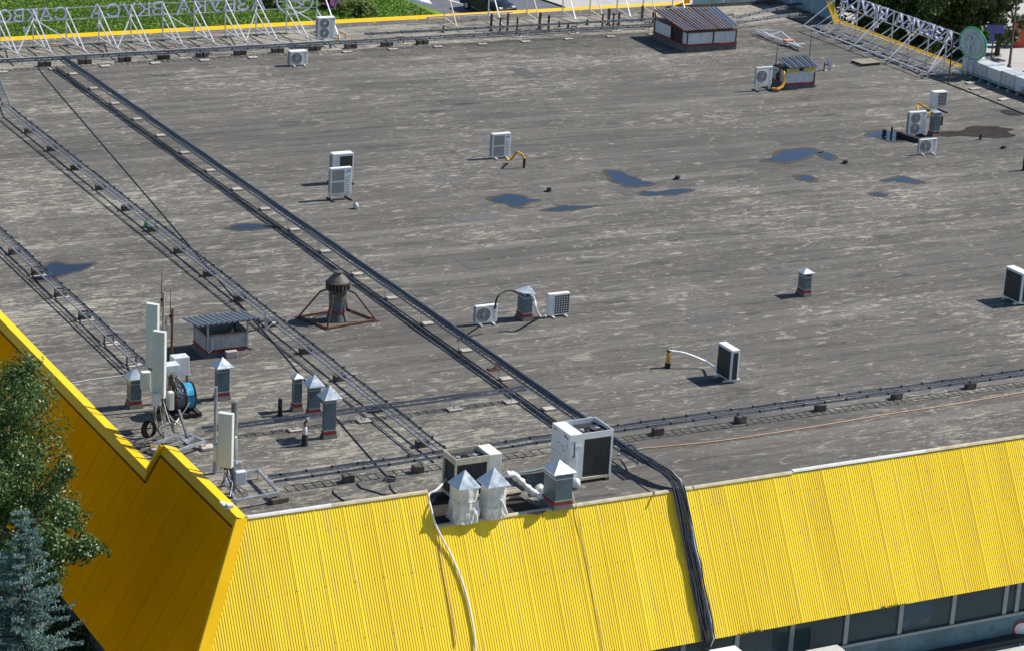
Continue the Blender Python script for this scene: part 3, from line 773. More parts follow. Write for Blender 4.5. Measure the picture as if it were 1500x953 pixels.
# ================================================================ AIR CONDITIONERS
def ac_unit(name, label, box, style, rz=0.0, z0=0.0, stand='rail', group=None, side_dark=True, rail_mat='ac_white', h_extra=0):
    """box = (near corner point, width, depth, height) from fit(); front faces -Y when rz = 0"""
    P, wd, dp, h = box
    if abs(rz) < 1e-3:
        c = Vector((P.x+wd/2, P.y+dp/2, 0)); w_, d_ = wd, dp
    else:
        c = Vector((P.x+wd/2, P.y+dp/2, 0)); w_, d_ = dp, wd
    o = thing(name, c, label, 'air conditioner', group, rz)
    MB().cbox((0, 0, z0+h/2), (w_, d_, h), .022).build('casing', 'ac_white', o)
    fy = -d_/2
    b = z0+.03
    # lid line and base line
    mbl = MB(); mbl.box((0, 0, z0+h-.045), (w_+.006, d_+.006, .008)); mbl.box((0, 0, z0+.05), (w_+.006, d_+.006, .008)); mbl.build('trim_line', 'ac_grey', o)
    def fan(cx, cz, r, nm='fan_grille', hub='ac_white' if 'rail' in label and style == 'double' else 'ac_grey'):
        m_ = MB(); m_.disc((cx, fy-.003, cz), r, 'Y', .006)
        g = m_.build(nm, 'ac_grille', o)
        m_ = MB()
        for k in range(1, 7): m_.ring((cx, fy-.014, cz), r*k/6.0, .0045, 'Y', 26, m=4)
        for k in range(8):
            a = pi*k/4; m_.bar((cx+.06*cos(a), fy-.016, cz+.06*sin(a)), (cx+r*cos(a), fy-.016, cz+r*sin(a)), .008, .008)
        m_.ring((cx, fy-.006, cz), r*1.03, .014, 'Y', 30)
        m_.build('guard_wire', 'ac_grey', g)
        MB().disc((cx, fy-.018, cz), r*.24, 'Y', .012, 16).build('hub', hub, g)
    def coilface(cx, cz, ww, hh, yy_, nm='coil', vert=False, step=.028):
        m_ = MB(); m_.box((cx, yy_, cz), (ww, .008, hh)); g = m_.build(nm, 'coil', o)
        return g
    if style == 'single':
        r = min(w_*.62, h*.86)/2; cx = -w_*.15; cz = z0+h*.5
        fan(cx, cz, r)
        m_ = MB(); m_.box((w_*.5-w_*.135, fy-.003, z0+h*.5), (.006, .006, h*.9)); m_.build('panel_seam', 'ac_grey', o)
        m_ = MB(); m_.box((w_*.38, fy-.003, z0+h*.86), (w_*.14, .006, h*.06)); m_.build('badge', 'blue_print', o)
        MB().box((w_*.40, fy-.003, z0+h*.6), (w_*.05, .006, h*.07)).build('label_plate', 'ac_grey', o); MB().box((w_*.40, fy-.003, z0+h*.25), (w_*.08, .006, h*.05)).build('label_plate', 'ac_grey', o)
    elif style == 'double':
        r = min(w_*.62, h*.46)/2; cx = -w_*.14
        fan(cx, z0+h*.73, r); fan(cx, z0+h*.27, r)
        m_ = MB(); m_.box((w_*.30, fy-.003, z0+h*.5), (.006, .006, h*.94)); m_.build('panel_seam', 'ac_grey', o)
        m_ = MB(); m_.box((w_*.40, fy-.003, z0+h*.9), (w_*.1, .006, .04)); m_.build('badge', 'red_band' if 'rail' in label else 'blue_print', o)
    elif style == 'mesh2':
        ww = w_*.56; cx = -w_*.14
        for cz in (.73, .27):
            m_ = MB(); m_.box((cx, fy-.003, z0+h*cz), (ww, .006, h*.40)); g = m_.build('fan_grille', 'ac_grille', o)
            m_ = MB(); n = 9
            for k in range(n): m_.box((cx, fy-.010, z0+h*cz-h*.19+h*.38*k/(n-1)), (ww, .006, .010))
            for k in range(5): m_.box((cx-ww/2+ww*k/4, fy-.011, z0+h*cz), (.010, .007, h*.39))
            m_.build('guard_wire', 'ac_grey', g)
        for k in range(8):
            m_ = MB(); m_.box((w_*.335, fy-.004, z0+h*(.10+.085*k)), (w_*.25, .012, .022)); m_.build('louvre', 'ac_grey', o)
        m_ = MB(); m_.box((w_*.33, fy-.003, z0+h*.86), (w_*.22, .006, h*.05)); m_.build('badge', 'blue_print', o)
    elif style == 'coilfront':
        coilface(w_*.14, z0+h*.48, w_*.62, h*.84, fy-.003)
        m_ = MB(); m_.box((-w_*.19, fy-.006, z0+h*.5), (.02, .02, h*.94)); m_.build('frame_strip', 'ac_white', o)
    elif style in ('grid', 'slats'):
        ww = w_*.70; cx = w_*.12; g = coilface(cx, z0+h*.5, ww, h*.86, fy-.003)
        m_ = MB()
        if style == 'grid':
            for k in range(9): m_.box((cx, fy-.012, z0+h*(.07+.86*k/8)), (ww, .014, .010))
            for k in range(7): m_.box((cx-ww/2+ww*k/6, fy-.013, z0+h*.5), (.012, .016, h*.86))
        else:
            for k in range(10): m_.box((cx, fy-.012, z0+h*(.07+.86*k/9)), (ww, .014, .012))
            for k in range(2): m_.box((cx-ww/2+ww*k, fy-.013, z0+h*.5), (.03, .016, h*.88))
        m_.build('guard_frame', 'ac_white', g)
    elif style == 'coil':                      # front turned away: finned back and side in view
        coilface(.0, z0+h*.49, w_*.86, h*.87, d_/2+.003, 'back_coil')
        m_ = MB()
        for k in range(5): m_.box((-w_*.42+w_*.84*k/4, d_/2+.010, z0+h*.5), (.008, .008, h*.86))
        m_.build('coil_guard', 'steel_dark', o)
        m_ = MB(); m_.box((w_*.41, d_/2+.008, z0+h*.7), (.05, .012, .10)); m_.build('handle_recess', 'ac_grey', o)
        m_ = MB(); m_.box((-w_/2-.003, 0, z0+h*.49), (.008, d_*.62, h*.84)); m_.build('side_coil', 'coil', o)
        fan(0, z0+h*.5, min(w_, h)*.36)
    if side_dark and style != 'coil':
        m_ = MB(); m_.box((-w_/2-.003, .02, z0+h*.5), (.008, d_*.74, h*.84)); m_.build('side_coil', 'ac_grille', o)
        m_ = MB()
        for k in range(8): m_.box((-w_/2-.009, .02, z0+h*(.12+.76*k/7)), (.006, d_*.74, .016))
        m_.build('side_louvre', 'ac_grey', o)
    # feet
    if stand == 'rail':
        for sx in (-.3, .3):
            m_ = MB(); m_.cbox((sx*w_, -.02, max(.02, z0/2)+.012), (.07, d_+.34, max(.04, z0)), .01); m_.build('foot', rail_mat, o)
    elif stand == 'frame':
        for sx in (-.42, .42):
            for sy in (-.42, .42):
                m_ = MB(); m_.box((sx*w_, sy*d_, z0/2+.02), (.045, .045, z0-.045)); m_.build('leg', 'ac_white', o)
        m_ = MB()
        for sy in (-.42, .42): m_.box((0, sy*d_, z0-.025), (w_, .04, .04))
        for sx in (-.42, .42): m_.box((sx*w_, 0, z0-.025), (.04, d_, .036))
        m_.build('stand_frame', 'ac_cream', o)
        for sx in (-.42, .42):
            m_ = MB(); m_.cbox((sx*w_, 0, .035), (.09, d_+.45, .06), .01); m_.build('rubber_foot', 'rubber', o)
    return o
ZR = .026
ac_unit('air_conditioner', 'single-fan white unit standing alone below the rear cable trays', fit((425.3, 97), 450.5, 76.5, z0=.05), 'single', z0=.06)
ac_unit('air_conditioner', 'tall twin-fan white unit raised on the sign frame rail', fit((466, 58.3), 490.5, 27.3, z0=.45), 'double', z0=.47, stand='none')
ac_unit('air_conditioner', 'tall white unit with two mesh grilles and yellow foam pipe', fit((720.5, 232.5), 747, 197.3, 716.7, z0=.05), 'mesh2', z0=.06)
ac_unit('air_conditioner', 'tall white unit with dark open coil behind a mesh-fronted unit', fit((487, 266), 517, 227, z0=.16), 'coilfront', z0=.18, stand='frame')
ac_unit('air_conditioner', 'tall mesh-fronted white unit on low frame with black rubber feet', fit((483.4, 287.4), 514.5, 248, 480.5, z0=.22), 'mesh2', z0=.24, stand='frame')
ac_unit('air_conditioner', 'white single-fan unit on a cream stand beside the small striped-roof shed', fit((1106.3, 127), 1130, 99.8, 1104.5, z0=.26), 'single', z0=.28, stand='frame')
ac_unit('air_conditioner', 'white unit with black slatted face on a stand, yellow pipes behind vent', fit((1366.5, 158), 1386, 136, 1360.4, z0=.28), 'slats', z0=.30, stand='frame', side_dark=False)
ac_unit('air_conditioner', 'tall white twin-fan unit beside the red-banded galvanised vent', fit((1330, 198.8), 1354.8, 165.5, 1326.4, z0=.1), 'double', z0=.12, stand='rail', rail_mat='rubber')
ac_unit('air_conditioner', 'low white single-fan unit on pale rails in front of twin-fan unit', fit((1345.4, 226.5), 1371, 205, 1343.5, z0=.05), 'single', z0=.06)
ac_unit('air_conditioner', 'white unit with black finned back and white pipe to a yellow post', fit((1069, 559.5), 1080.5, 513.5, 1048, z0=.06), 'coil', rz=R(90), z0=.07, stand='rail')
ac_unit('air_conditioner', 'white unit with black finned back standing alone on open felt', fit((1494, 446.5), 1506, 402, 1468, z0=.06), 'coil', rz=R(90), z0=.07, stand='rail')
ac_unit('air_conditioner', 'low single-fan white unit with thick black cable arching to a vent', fit((696.3, 475.5), 728, 449.5, 693, z0=.05), 'single', z0=.06)
ac_unit('air_conditioner', 'white unit with black egg-crate grille beside a dented-cap vent', fit((802.5, 464), 833.5, 432, 798.8, z0=.05), 'grid', z0=.06, side_dark=False)
def wallbox(cx, y, z, sz, label, m='ac_white'):
    o = thing('air_conditioner', (cx, y, z-sz[2]), label, 'air conditioner', world=True)
    MB().cbox((cx, y, z-sz[2]/2), sz, .03).build('casing', m, o)
    MB().disc((cx, y-sz[1]/2-.004, z-sz[2]/2), sz[2]*.36, 'Y', .008).build('fan_grille', 'ac_grille', o)
    m_ = MB()
    for s_ in (-.3, .3): m_.box((cx+s_*sz[0], 60.1, z-sz[2]-.03), (.05, 1.0, .05))
    m_.build('bracket', 'steel_dark', o)
wallbox(40.1, 59.25, -4.22, (.95, .5, .75), 'white unit on the wall below the black cable drop')
wallbox(43.95, 59.5, -4.98, (1.2, .45, .75), 'stained grey unit on the wall under the window band', 'concrete_light')

# ================================================================ VENT STACKS
def vent(label, near, rightx, topy, leftx, capw, apexy, band=True, group=None, capmat='galv_cap', tilt=None, shaft='galv_shaft'):
    P, wx, wy, h = fit(near, rightx, topy, leftx)
    wx = max(wx, .2); wy = min(max(wy, .2), 1.2*wx+.12)
    c = Vector((P.x+wx/2, P.y+wy/2, 0)); s = scale_at(c)
    o = thing('vent_stack', c, label, 'vent', group)
    bh = .16
    m_ = MB(); hx, hy = wx/2, wy/2
    b0 = [(-hx-.05, -hy-.05, .015), (hx+.05, -hy-.05, .015), (hx+.05, hy+.05, .015), (-hx-.05, hy+.05, .015)]
    b1 = [(-hx-.012, -hy-.012, bh), (hx+.012, -hy-.012, bh), (hx+.012, hy+.012, bh), (-hx-.012, hy+.012, bh)]
    m_.add(b0+b1, [(0, 1, 5, 4), (1, 2, 6, 5), (2, 3, 7, 6), (3, 0, 4, 7), (4, 5, 6, 7)]).build('base_upstand', 'felt_upstand', o)
    if band: MB().box((0, 0, bh+.035), (wx+.035, wy+.035, .07)).build('red_band', 'red_band', o)
    m_ = MB(); m_.cbox((0, 0, (bh+h)/2), (wx, wy, h-bh), .008).build('shaft', shaft, o)
    m_ = MB()
    for zz in (h-.10, bh+.12): MB().box((0, 0, zz), (wx+.012, wy+.012, .02)).build('flange', 'galv', o)
    MB().box((0, 0, h+.025), (wx*.86, wy*.86, .06)).build('throat', 'rubber', o)
    m_ = MB()
    for a in (-1, 1):
        for b in (-1, 1): m_.box((a*wx*.46, b*wy*.46, h+.04), (.025, .025, .10))
    m_.build('cap_bracket', 'galv', o)
    k = capw/(s*(abs(cos(YAW))+abs(sin(YAW)))); kx = max(k, wx+.06); ky = max(k, wy+.06)
    zr = h+.075
    za = solve(lambda t: proj((c.x, c.y, t))[1], apexy, zr+.03, zr+1.5)
    hx, hy = kx/2, ky/2
    m_ = MB()
    rim = [(-hx, -hy, zr), (hx, -hy, zr), (hx, hy, zr), (-hx, hy, zr)]
    if tilt:
        rim = [(x_, y_, zz+t_) for (x_, y_, zz), t_ in zip(rim, tilt)]
    low_ = [(x_, y_, zz-.035) for x_, y_, zz in rim]
    m_.add(rim+low_+[(0, 0, za)], [(0, 1, 8), (1, 2, 8), (2, 3, 8), (3, 0, 8), (4, 5, 1, 0), (5, 6, 2, 1), (6, 7, 3, 2), (7, 4, 0, 3), (7, 6, 5, 4)])
    m_.build('cap', capmat, o)
    return o
vent('squat galvanised vent with low cap standing alone on open felt', (1177.5, 435.5), 1187, 404, 1164.5, 28, 393)
vent('galvanised vent with bent dented cap between two air conditioners', (766.6, 470.5), 779, 434, 756, 32, 425.5, tilt=(.07, -.04, .12, .0))
vent('galvanised vent with shaded pointed cap beside the mast and yellow parapet', (191.7, 599), 207, 559, 185.4, 31, 537)
vent('tall galvanised vent with pointed cap in front of the grey open shed', (318.7, 586.5), 336, 541, 314, 36.5, 522)
vent('slim galvanised vent, smallest cap of the row of three', (430, 602.5), 442, 557, 427.5, 21, 545.5)
vent('galvanised vent in the middle of the row of three', (452.5, 611), 469, 568, 450, 33, 547.5)
vent('galvanised vent with widest cap at the tray end of the three', (474.7, 643), 491.5, 586, 472, 38.7, 563.5)
vent('broad galvanised vent with white wrapped duct entering its side', (812, 747), 837, 698, 794.5, 50, 672.5)
vent('galvanised vent with thin cap behind the low single-fan unit', (1366, 201), 1375.5, 167.5, 1359.5, 17, 162.5)
# two stacks wrapped in white tarpaulin
def wrapped(label, cx, ybot, toppy, r, capw, apexy, seed, foil=False):
    P = W(cx, ybot); c = P+Vector((sin(YAW), cos(YAW), 0))*r; c.z = 0
    h = solve(lambda t: proj((c.x, c.y, t))[1], toppy, .1, 4)
    o = thing('wrapped_vent', c, label, 'vent', 'tarpaulin-wrapped vents at the roof edge')
    rg = random.Random(seed); n, mrows = 48, 26
    m_ = MB(); vs = []
    for j in range(mrows+1):
        t = j/mrows; z_ = .02+t*(h-.03)
        for k in range(n):
            a = 2*pi*k/n
            sq = 1/max(abs(cos(a-.15)), abs(sin(a-.15)))
            base = r*(.80+.20*sq*.9)*(1.07-.13*t+.03*sin(7*t+seed))
            q = Vector((cos(a)*2.2, sin(a)*2.2, z_*1.7+seed*3.1))
            ns = mnoise.noise(q)*.13+abs(mnoise.noise(q*1.8+Vector((5, 1, 2))))*.17-abs(mnoise.noise(q*3.1))*.08+mnoise.noise(Vector((a*3.0+z_*2.4, z_*.9, seed)))*.05
            rr = base*(1+ns*(1.25-.75*t*t)) - (.02 if abs(t-.62) < .03 else 0)
            vs.append((rr*cos(a), rr*sin(a), z_))
    fs = [(j*n+k, j*n+(k+1) % n, (j+1)*n+(k+1) % n, (j+1)*n+k) for j in range(mrows) for k in range(n)]
    fs.append(tuple(mrows*n+k for k in range(n)))
    m_.add(vs, fs).build('tarpaulin', 'tarp', o)
    m_ = MB(); m_.ring((0, 0, h*.64), r*1.0, .012, 'Z', 36); m_.build('rope', 'cable_white', o)
    s = scale_at(c); k = capw/(s*1.36)/2; zr = h+.01
    za = solve(lambda t: proj((c.x, c.y, t))[1], apexy, zr+.03, zr+1.5)
    rim = [(-k, -k, zr), (k, -k, zr), (k, k, zr), (-k, k, zr)]
    m_ = MB(); m_.add(rim+[(x_, y_, z_-.03) for x_, y_, z_ in rim]+[(0, 0, za)], [(0, 1, 8), (1, 2, 8), (2, 3, 8), (3, 0, 8), (4, 5, 1, 0), (5, 6, 2, 1), (6, 7, 3, 2), (7, 4, 0, 3), (7, 6, 5, 4)])
    m_.build('cap', 'galv_cap', o)
    if foil:
        pts = [(.10+.03*i, -r*1.06-.02*i, .62-.09*i) for i in range(6)]
        m_ = MB(); m_.tube(pts, [.03, .045, .06, .05, .06, .03], 7); m_.build('loose_wrap', 'foil', o, True)
        m_ = MB(); m_.lathe([(r*1.05, .03), (r*1.09, .1), (r*1.05, .28), (r*1.07, .36)], n=30); m_.build('foil_skirt', 'foil', o, True)
wrapped('fat vent wrapped to the ground in crumpled white tarpaulin', 677, 768, 709, .40, 50, 687, 1)
wrapped('vent wrapped in white tarpaulin with a torn foil skirt', 720, 761, 706, .345, 51, 683.5, 2, True)
# wrapped duct from the tarpaulin vent to the square vent
pts = [W(742, 694, .95), W(752, 694, .85), W(762, 703, .6), W(776, 717, .28), W(790, 726, .16), W(800, 728, .12)]
path = []
for a, b in zip(pts[:-1], pts[1:]):
    for k in range(5): path.append(a.lerp(b, k/5)+Vector((0, 0, .015*sin(k*2.1))))
path.append(pts[-1])
rg = random.Random(4)
solo('wrapped_duct', MB().tube(path, [.10+.022*sin(i*1.9)+rg.uniform(-.012, .012) for i in range(len(path))], 10), 'foil', (path[-1].x, path[-1].y, 0), 'crinkled white wrapped duct sagging between the wrapped vents and square vent', 'duct', smooth=True)
for px, py, rr, lb in ((791, 716, .17, 'ball of white foil wrap left of the square vent'), (843, 707, .16, 'ball of white foil wrap right of the square vent')):
    c = W(px, py, rr); m_ = MB(); vs = []
    n = 14
    prof = []
    for j in range(9):
        t = pi*j/8; prof.append((max(.004, rr*sin(t)), -rr*cos(t)))
    m_.lathe(prof, c, n)
    m_.v = [tuple(c+(Vector(v)-c)*(1+.22*mnoise.noise(Vector(v)*9))) for v in m_.v]
    solo('foil_bundle', m_, 'foil', (c.x, c.y, 0), lb, 'insulation', smooth=True)

# ---------------------------------------------------------------- chillers
def chiller(label, near, rightx, topy, d_, panel_right, frame, pw):
    P, wd, _, h = fit(near, rightx, topy)
    c = Vector((P.x+wd/2, P.y+d_/2, 0))
    o = thing('chiller', c, label, 'chiller')
    hx, hy = wd/2, d_/2; z0 = .10
    for sx in (-1, 1): MB().box((sx*(hx-.12), 0, z0/2+.01), (.12, d_+.05, z0-.02)).build('skid', 'steel_dark', o)
    s = 1 if panel_right else -1
    pc = s*(hx-pw/2)
    MB().cbox((pc, 0, (z0+h)/2), (pw, d_, h-z0), .015).build('control_cabinet', 'ac_stained' if panel_right else 'ac_white', o)
    cx = -s*pw/2; cw = wd-pw
    hb = .20
    # coil section: posts, top band, base band, dark coils behind
    for a in (-1, 1):
        xx = cx+a*(cw/2-.03)
        for b in (-1, 1):
            MB().box((xx, b*(hy-.03), (z0+h-hb)/2), (.058, .058, h-hb-z0-.004)).build('post', frame, o)
    m_ = MB()
    for b in (-1, 1): m_.box((cx, b*(hy-.012), h-hb/2), (cw-.004, .022, hb))
    m_.box((-s*(hx-.012), 0, h-hb/2), (.022, d_-.05, hb))
    m_.build('top_band', frame if not panel_right else 'ac_cream', o)
    m_ = MB()
    for b in (-1, 1): m_.box((cx, b*(hy-.035), z0+.045), (cw-.13, .06, .085))
    m_.box((-s*(hx-.035), 0, z0+.045), (.06, d_-.13, .08))
    m_.build('base_band', 'ac_cream', o)
    m_ = MB(); m_.box((cx, -hy+.06, (z0+h-hb)/2+.04), (cw-.12, .03, h-hb-z0-.09)); m_.build('coil', 'coil', o)
    m_ = MB(); m_.box((-s*(hx-.07), 0, (z0+h-hb)/2+.04), (.03, d_-.16, h-hb-z0-.09)); m_.build('coil', 'coil', o)
    m_ = MB(); m_.box((cx, hy-.06, (z0+h-hb)/2+.04), (cw-.12, .03, h-hb-z0-.09)); m_.build('coil', 'coil', o)
    # deck with two fans sunk below the rim
    MB().box((cx, 0, h-.17), (cw-.06, d_-.06, .02)).build('fan_deck', 'rubber', o)
    rf = min(cw/4, d_/2)*.86
    for fx in (-cw/4, cw/4):
        m_ = MB(); m_.ring((cx+fx, 0, h-.13), rf, .03, 'Z', 24); g = m_.build('fan', 'rubber', o)
        m_ = MB()
        for k in range(5):
            a = 2*pi*k/5+fx
            p0 = Vector((cx+fx+.07*cos(a), .07*sin(a), h-.13)); p1 = Vector((cx+fx+rf*.9*cos(a), rf*.9*sin(a), h-.125))
            tng = Vector((-sin(a), cos(a), 0))
            m_.slabq([p0-tng*.05+Vector((0, 0, .02)), p1-tng*.10+Vector((0, 0, .025)), p1+tng*.10-Vector((0, 0, .01)), p0+tng*.05-Vector((0, 0, .01))], (0, 0, 1), .008)
        m_.build('blade', 'steel_dark', g)
        m_ = MB(); m_.lathe([(.08, -.14), (.08, -.10), (.05, -.09)], (cx+fx, 0, h), 14); m_.build('hub', 'galv', g)
    if not panel_right:   # cabinet details on its west side
        xw = -hx-.004
        for yy_, zz, sy, sz_, mt in ((-hy*.55, h*.42, .10, .09, 'ac_grey'), (-hy*.72, h*.74, .06, .16, 'ac_grey'), (-hy*.25, h*.70, .20, .025, 'blue_print'), (-hy*.38, h*.63, .16, .03, 'blue_print'), (hy*.2, h*.72, .12, .03, 'blue_print'), (-hy*.5, h*.92, .10, .07, 'coil'), (-hy*.75, h*.91, .08, .06, 'red_band'), (hy*.62, h*.93, .18, .09, 'ac_grey')):
            MB().box((xw, yy_, zz), (.008, sy, sz_)).build('plate', mt, o)
        MB().box((xw, 0, h*.52), (.006, d_*.97, .008)).build('door_seam', 'ac_grey', o)
        yf = -hy-.004
        for xx, zz, sx, sz_, mt in ((-hx+pw*.35, h*.58, .10, .07, 'ac_grey'), (-hx+pw*.30, h*.86, .12, .02, 'blue_print')):
            MB().box((xx, yf, zz), (sx, .008, sz_)).build('plate', mt, o)
        x0 = -hx+pw*.38
        m_ = MB(); m_.tube([(x0, yf-.02, h*.83), (x0+.01, yf-.03, h*.6), (x0-.03, yf-.03, h*.4), (x0+.06, yf-.03, h*.1)], .012, 6)
        m_.tube([(x0+.02, yf-.02, h*.78), (x0+.16, yf-.05, h*.80), (x0+.19, yf-.05, h*.75), (x0+.04, yf-.04, h*.68), (x0+.09, yf-.03, h*.5), (x0+.02, yf-.03, h*.12)], .014, 6)
        m_.build('cable', 'cable_white', o)
        m_ = MB(); m_.tube([(x0, yf-.02, h*.84), (x0, yf-.025, h*.55)], .018, 6); m_.build('conduit', 'cable', o)
    return o
chiller('large white rooftop chiller with black coil and two fans on top', (830.5, 711), 894, 637, 1.15, False, 'ac_white', .45)
chiller('rust-stained cream chiller with two fans behind the wrapped vents', (664.5, 737), 732, 672.5, .85, True, 'ac_cream', .42)

# ================================================================ ROOF SHEDS
def corrugated(o, a, b, c, d, n, m_, th=.02, name='roof_sheet', alt=None):
    """a,b near edge left/right; d,c far edge; n separate ribbed strips"""
    a, b, c, d = map(Vector, (a, b, c, d))
    nrm = (b-a).cross(d-a).normalized()
    if nrm.z < 0: nrm = -nrm
    for i in range(n):
        t0, t1 = i/n, (i+1)/n
        mbx = MB()
        pr = [(0, 0), (.16, 0), (.28, .045), (.52, .045), (.66, 0), (1.0, 0)]
        vs = []
        for u_, hgt in pr:
            t = t0+(t1-t0)*u_
            vs.append(a.lerp(b, t)+nrm*hgt)
        for u_, hgt in pr:
            t = t0+(t1-t0)*u_
            vs.append(d.lerp(c, t)+nrm*hgt)
        k = len(pr)
        mbx.add(vs, [(q, q+1, k+q+1, k+q) for q in range(k-1)])
        mbx.add([v-nrm*.012 for v in vs], [(q, k+q, k+q+1, q+1) for q in range(k-1)])
        mt = m_ if alt is None else alt[i % len(alt)]
        me = bpy.data.meshes.new(name); off = ORG[o.name]
        me.from_pydata([(v[0]-off.x, v[1]-off.y, v[2]-off.z) for v in mbx.v], [], mbx.f); me.materials.append(M[mt])
        link(name, me, o)
# shed 1, rusty roof
A = W(1005, 78); sx0, sx1, sy0, sy1 = 72.0, 75.1, 115.1, 118.5
o = thing('roof_shed', (73.55, 116.8, 0), 'large white-panelled roof shed with rust-striped corrugated roof', 'shed', world=True)
MB().box((73.55, 116.8, .17), (3.16, 3.46, .34)).build('base', 'felt_upstand', o)
MB().box((73.55, 116.8, .375), (3.2, 3.5, .07)).build('red_band', 'red_band', o)
zt = 1.12
for a, b in ((72.03, 72.85), (72.85, 73.62), (73.70, 74.4), (74.4, 75.07)):
    MB().box(((a+b)/2, 115.12, .41+(zt-.48)/2+.01), (b-a-.012, .03, zt-.5)).build('wall_panel', 'shed_white', o)
for a, b in ((115.14, 115.55), (116.75, 117.6), (117.6, 118.45)):
    MB().box((72.03, (a+b)/2, .41+(zt-.48)/2+.01), (.03, b-a-.012, zt-.5)).build('wall_panel', 'shed_white', o)
MB().box((72.06, 116.15, .41+.3), (.03, 1.16, .58)).build('louvre_opening', 'rubber', o)
MB().box((75.07, 116.8, .75), (.03, 3.36, .68)).build('wall_panel', 'shed_white', o)
MB().box((73.55, 118.46, .75), (3.0, .03, .68)).build('wall_panel', 'shed_white', o)
for xx, yy_ in ((72.03, 115.10), (73.66, 115.10), (75.08, 115.10), (72.0, 118.47), (75.1, 118.47), (72.0, 116.72), (72.0, 115.57)):
    ht = zt if yy_ < 116 else zt+.25*(yy_-115.1)/3.4+.1
    MB().box((xx, yy_, .41+(ht-.41)/2), (.06, .06, ht-.41)).build('post', 'rust', o)
m_ = MB(); m_.bar((72.0, 115.09, zt-.03), (75.1, 115.09, zt-.03), .05, .09); m_.bar((72.0, 115.09, zt-.05), (72.0, 118.5, zt+.12), .05, .06); m_.build('eaves_beam', 'rust', o)
def roofpt(px, py, Y): 
    return ony(px, py, Y)
fl = roofpt(1003, 46, 114.95); fr = roofpt(1075.5, 41.5, 114.95)
bl_ = roofpt(957, 15, 119.2); br_ = roofpt(1040, 11.3, 119.2)
corrugated(o, fl, fr, br_, bl_, 15, 'shed_roof_rust', alt=['shed_roof_rust', 'shed_roof_rust', 'shed_roof_steel', 'shed_roof_rust', 'rust', 'shed_roof_steel'])
corrugated(o, fr+Vector((.02, .25, .02)), fr+Vector((.5, .3, .04)), br_+Vector((.45, -.1, .0)), br_+Vector((.02, 0, .0)), 2, 'shed_roof_steel')
# shed 2, small with yellow fascia
P = W(1150, 132); Q = W(1196.5, 131)
x0s, x1s, y0s = P.x, Q.x, P.y; y1s = y0s+1.7
o = thing('roof_shed', ((x0s+x1s)/2, y0s+.85, 0), 'small roof shed with yellow fascia boards and striped metal roof', 'shed', world=True)
cx, cy = (x0s+x1s)/2, y0s+.85; wx, wy = x1s-x0s, 1.7
MB().box((cx, cy, .12), (wx+.04, wy+.04, .24)).build('base', 'felt_upstand', o)
MB().box((cx, cy, .28), (wx+.07, wy+.07, .08)).build('red_band', 'red_band', o)
hs = .92
for i in range(3):
    a = x0s+wx*i/3; MB().box((a+wx/6, y0s+.015, .32+(hs-.32)/2), (wx/3-.01, .03, hs-.33)).build('wall_panel', 'shed_white', o)
MB().box((x0s+.015, cy, .32+(hs-.32)/2), (.03, wy-.08, hs-.33)).build('wall_panel', 'shed_grey', o)
MB().box((x1s-.015, cy, .32+(hs-.32)/2), (.03, wy-.08, hs-.33)).build('wall_panel', 'shed_grey', o)
MB().box((cx, y0s+wy-.015, .32+(hs-.32)/2), (wx-.1, .03, hs-.33)).build('wall_panel', 'shed_grey', o)
for i, (a, b) in enumerate(((0.0, .42), (.58, 1.0))):
    MB().box((x0s+wx*(a+b)/2, y0s-.03, hs+.06), (wx*(b-a)-.01, .04, .2)).build('fascia_board', 'yellow_board', o)
MB().box((x1s-.02, y0s-.01, .32+.25), (.06, .06, .5)).build('post', 'rust', o)
f0 = ony(1158, 101, y0s-.22); f1 = ony(1200, 97.5, y0s-.22)
b0 = ony(1139, 86, y0s+wy+.15); b1 = ony(1184, 81.5, y0s+wy+.15)
corrugated(o, f0, f1, b1, b0, 9, 'shed_roof_steel', alt=['shed_roof_steel', 'steel_dark'])
def dish(c, nrm, r, label, foot, feedlen=.34):
    c = Vector(c); nrm = Vector(nrm).normalized()
    o = thing('satellite_dish', foot, label, 'satellite dish', world=True)
    q = nrm.to_track_quat('Z', 'Y').to_matrix()
    prof = [(r*k/6, .16*r*(k/6)**2) for k in range(7)]
    m_ = MB(); n = 24; vs = []
    for rr, zz in prof:
        for k in range(n):
            a = 2*pi*k/n; vs.append(q@Vector((max(rr, .005)*cos(a), max(rr, .005)*1.08*sin(a), zz))+c)
    fs = [(j*n+k, j*n+(k+1) % n, (j+1)*n+(k+1) % n, (j+1)*n+k) for j in range(6) for k in range(n)]
    me = bpy.data.meshes.new('reflector'); off = ORG[o.name]
    me.from_pydata([(v.x-off.x, v.y-off.y, v.z-off.z) for v in vs], [], fs); me.materials.append(M['box_grey'])
    me.polygons.foreach_set('use_smooth', [True]*len(me.polygons)); link('reflector', me, o)
    low_ = c+q@Vector((0, 0, .0))-Vector((0, 0, r*.95)); tip = c+nrm*(r*.9)-Vector((0, 0, r*.35))
    MB().bar(low_, tip, .025).build('feed_arm', 'steel_tube', o)
    MB().tube([tip-nrm*.02, tip+nrm*.09], .045, 8).build('feed_horn', 'antenna', o)
    m_ = MB(); m_.bar(c-nrm*.02, c-nrm*.22, .05); m_.bar(c-nrm*.2+Vector((0, 0, .12)), c-nrm*.2-Vector((0, 0, r)), .045)
    m_.bar(c-nrm*.2-Vector((0, 0, r*.8)), Vector(foot)+Vector((0, 0, c.z-r*.9)), .04)
    m_.build('bracket', 'steel_dark', o)
c2 = ony(1213, 95, y0s+.35)
dish(c2, (.97, -.20, .10), .33, 'small grey satellite dish on the small yellow-boarded shed', (x1s-.02, y0s+.3, 0))
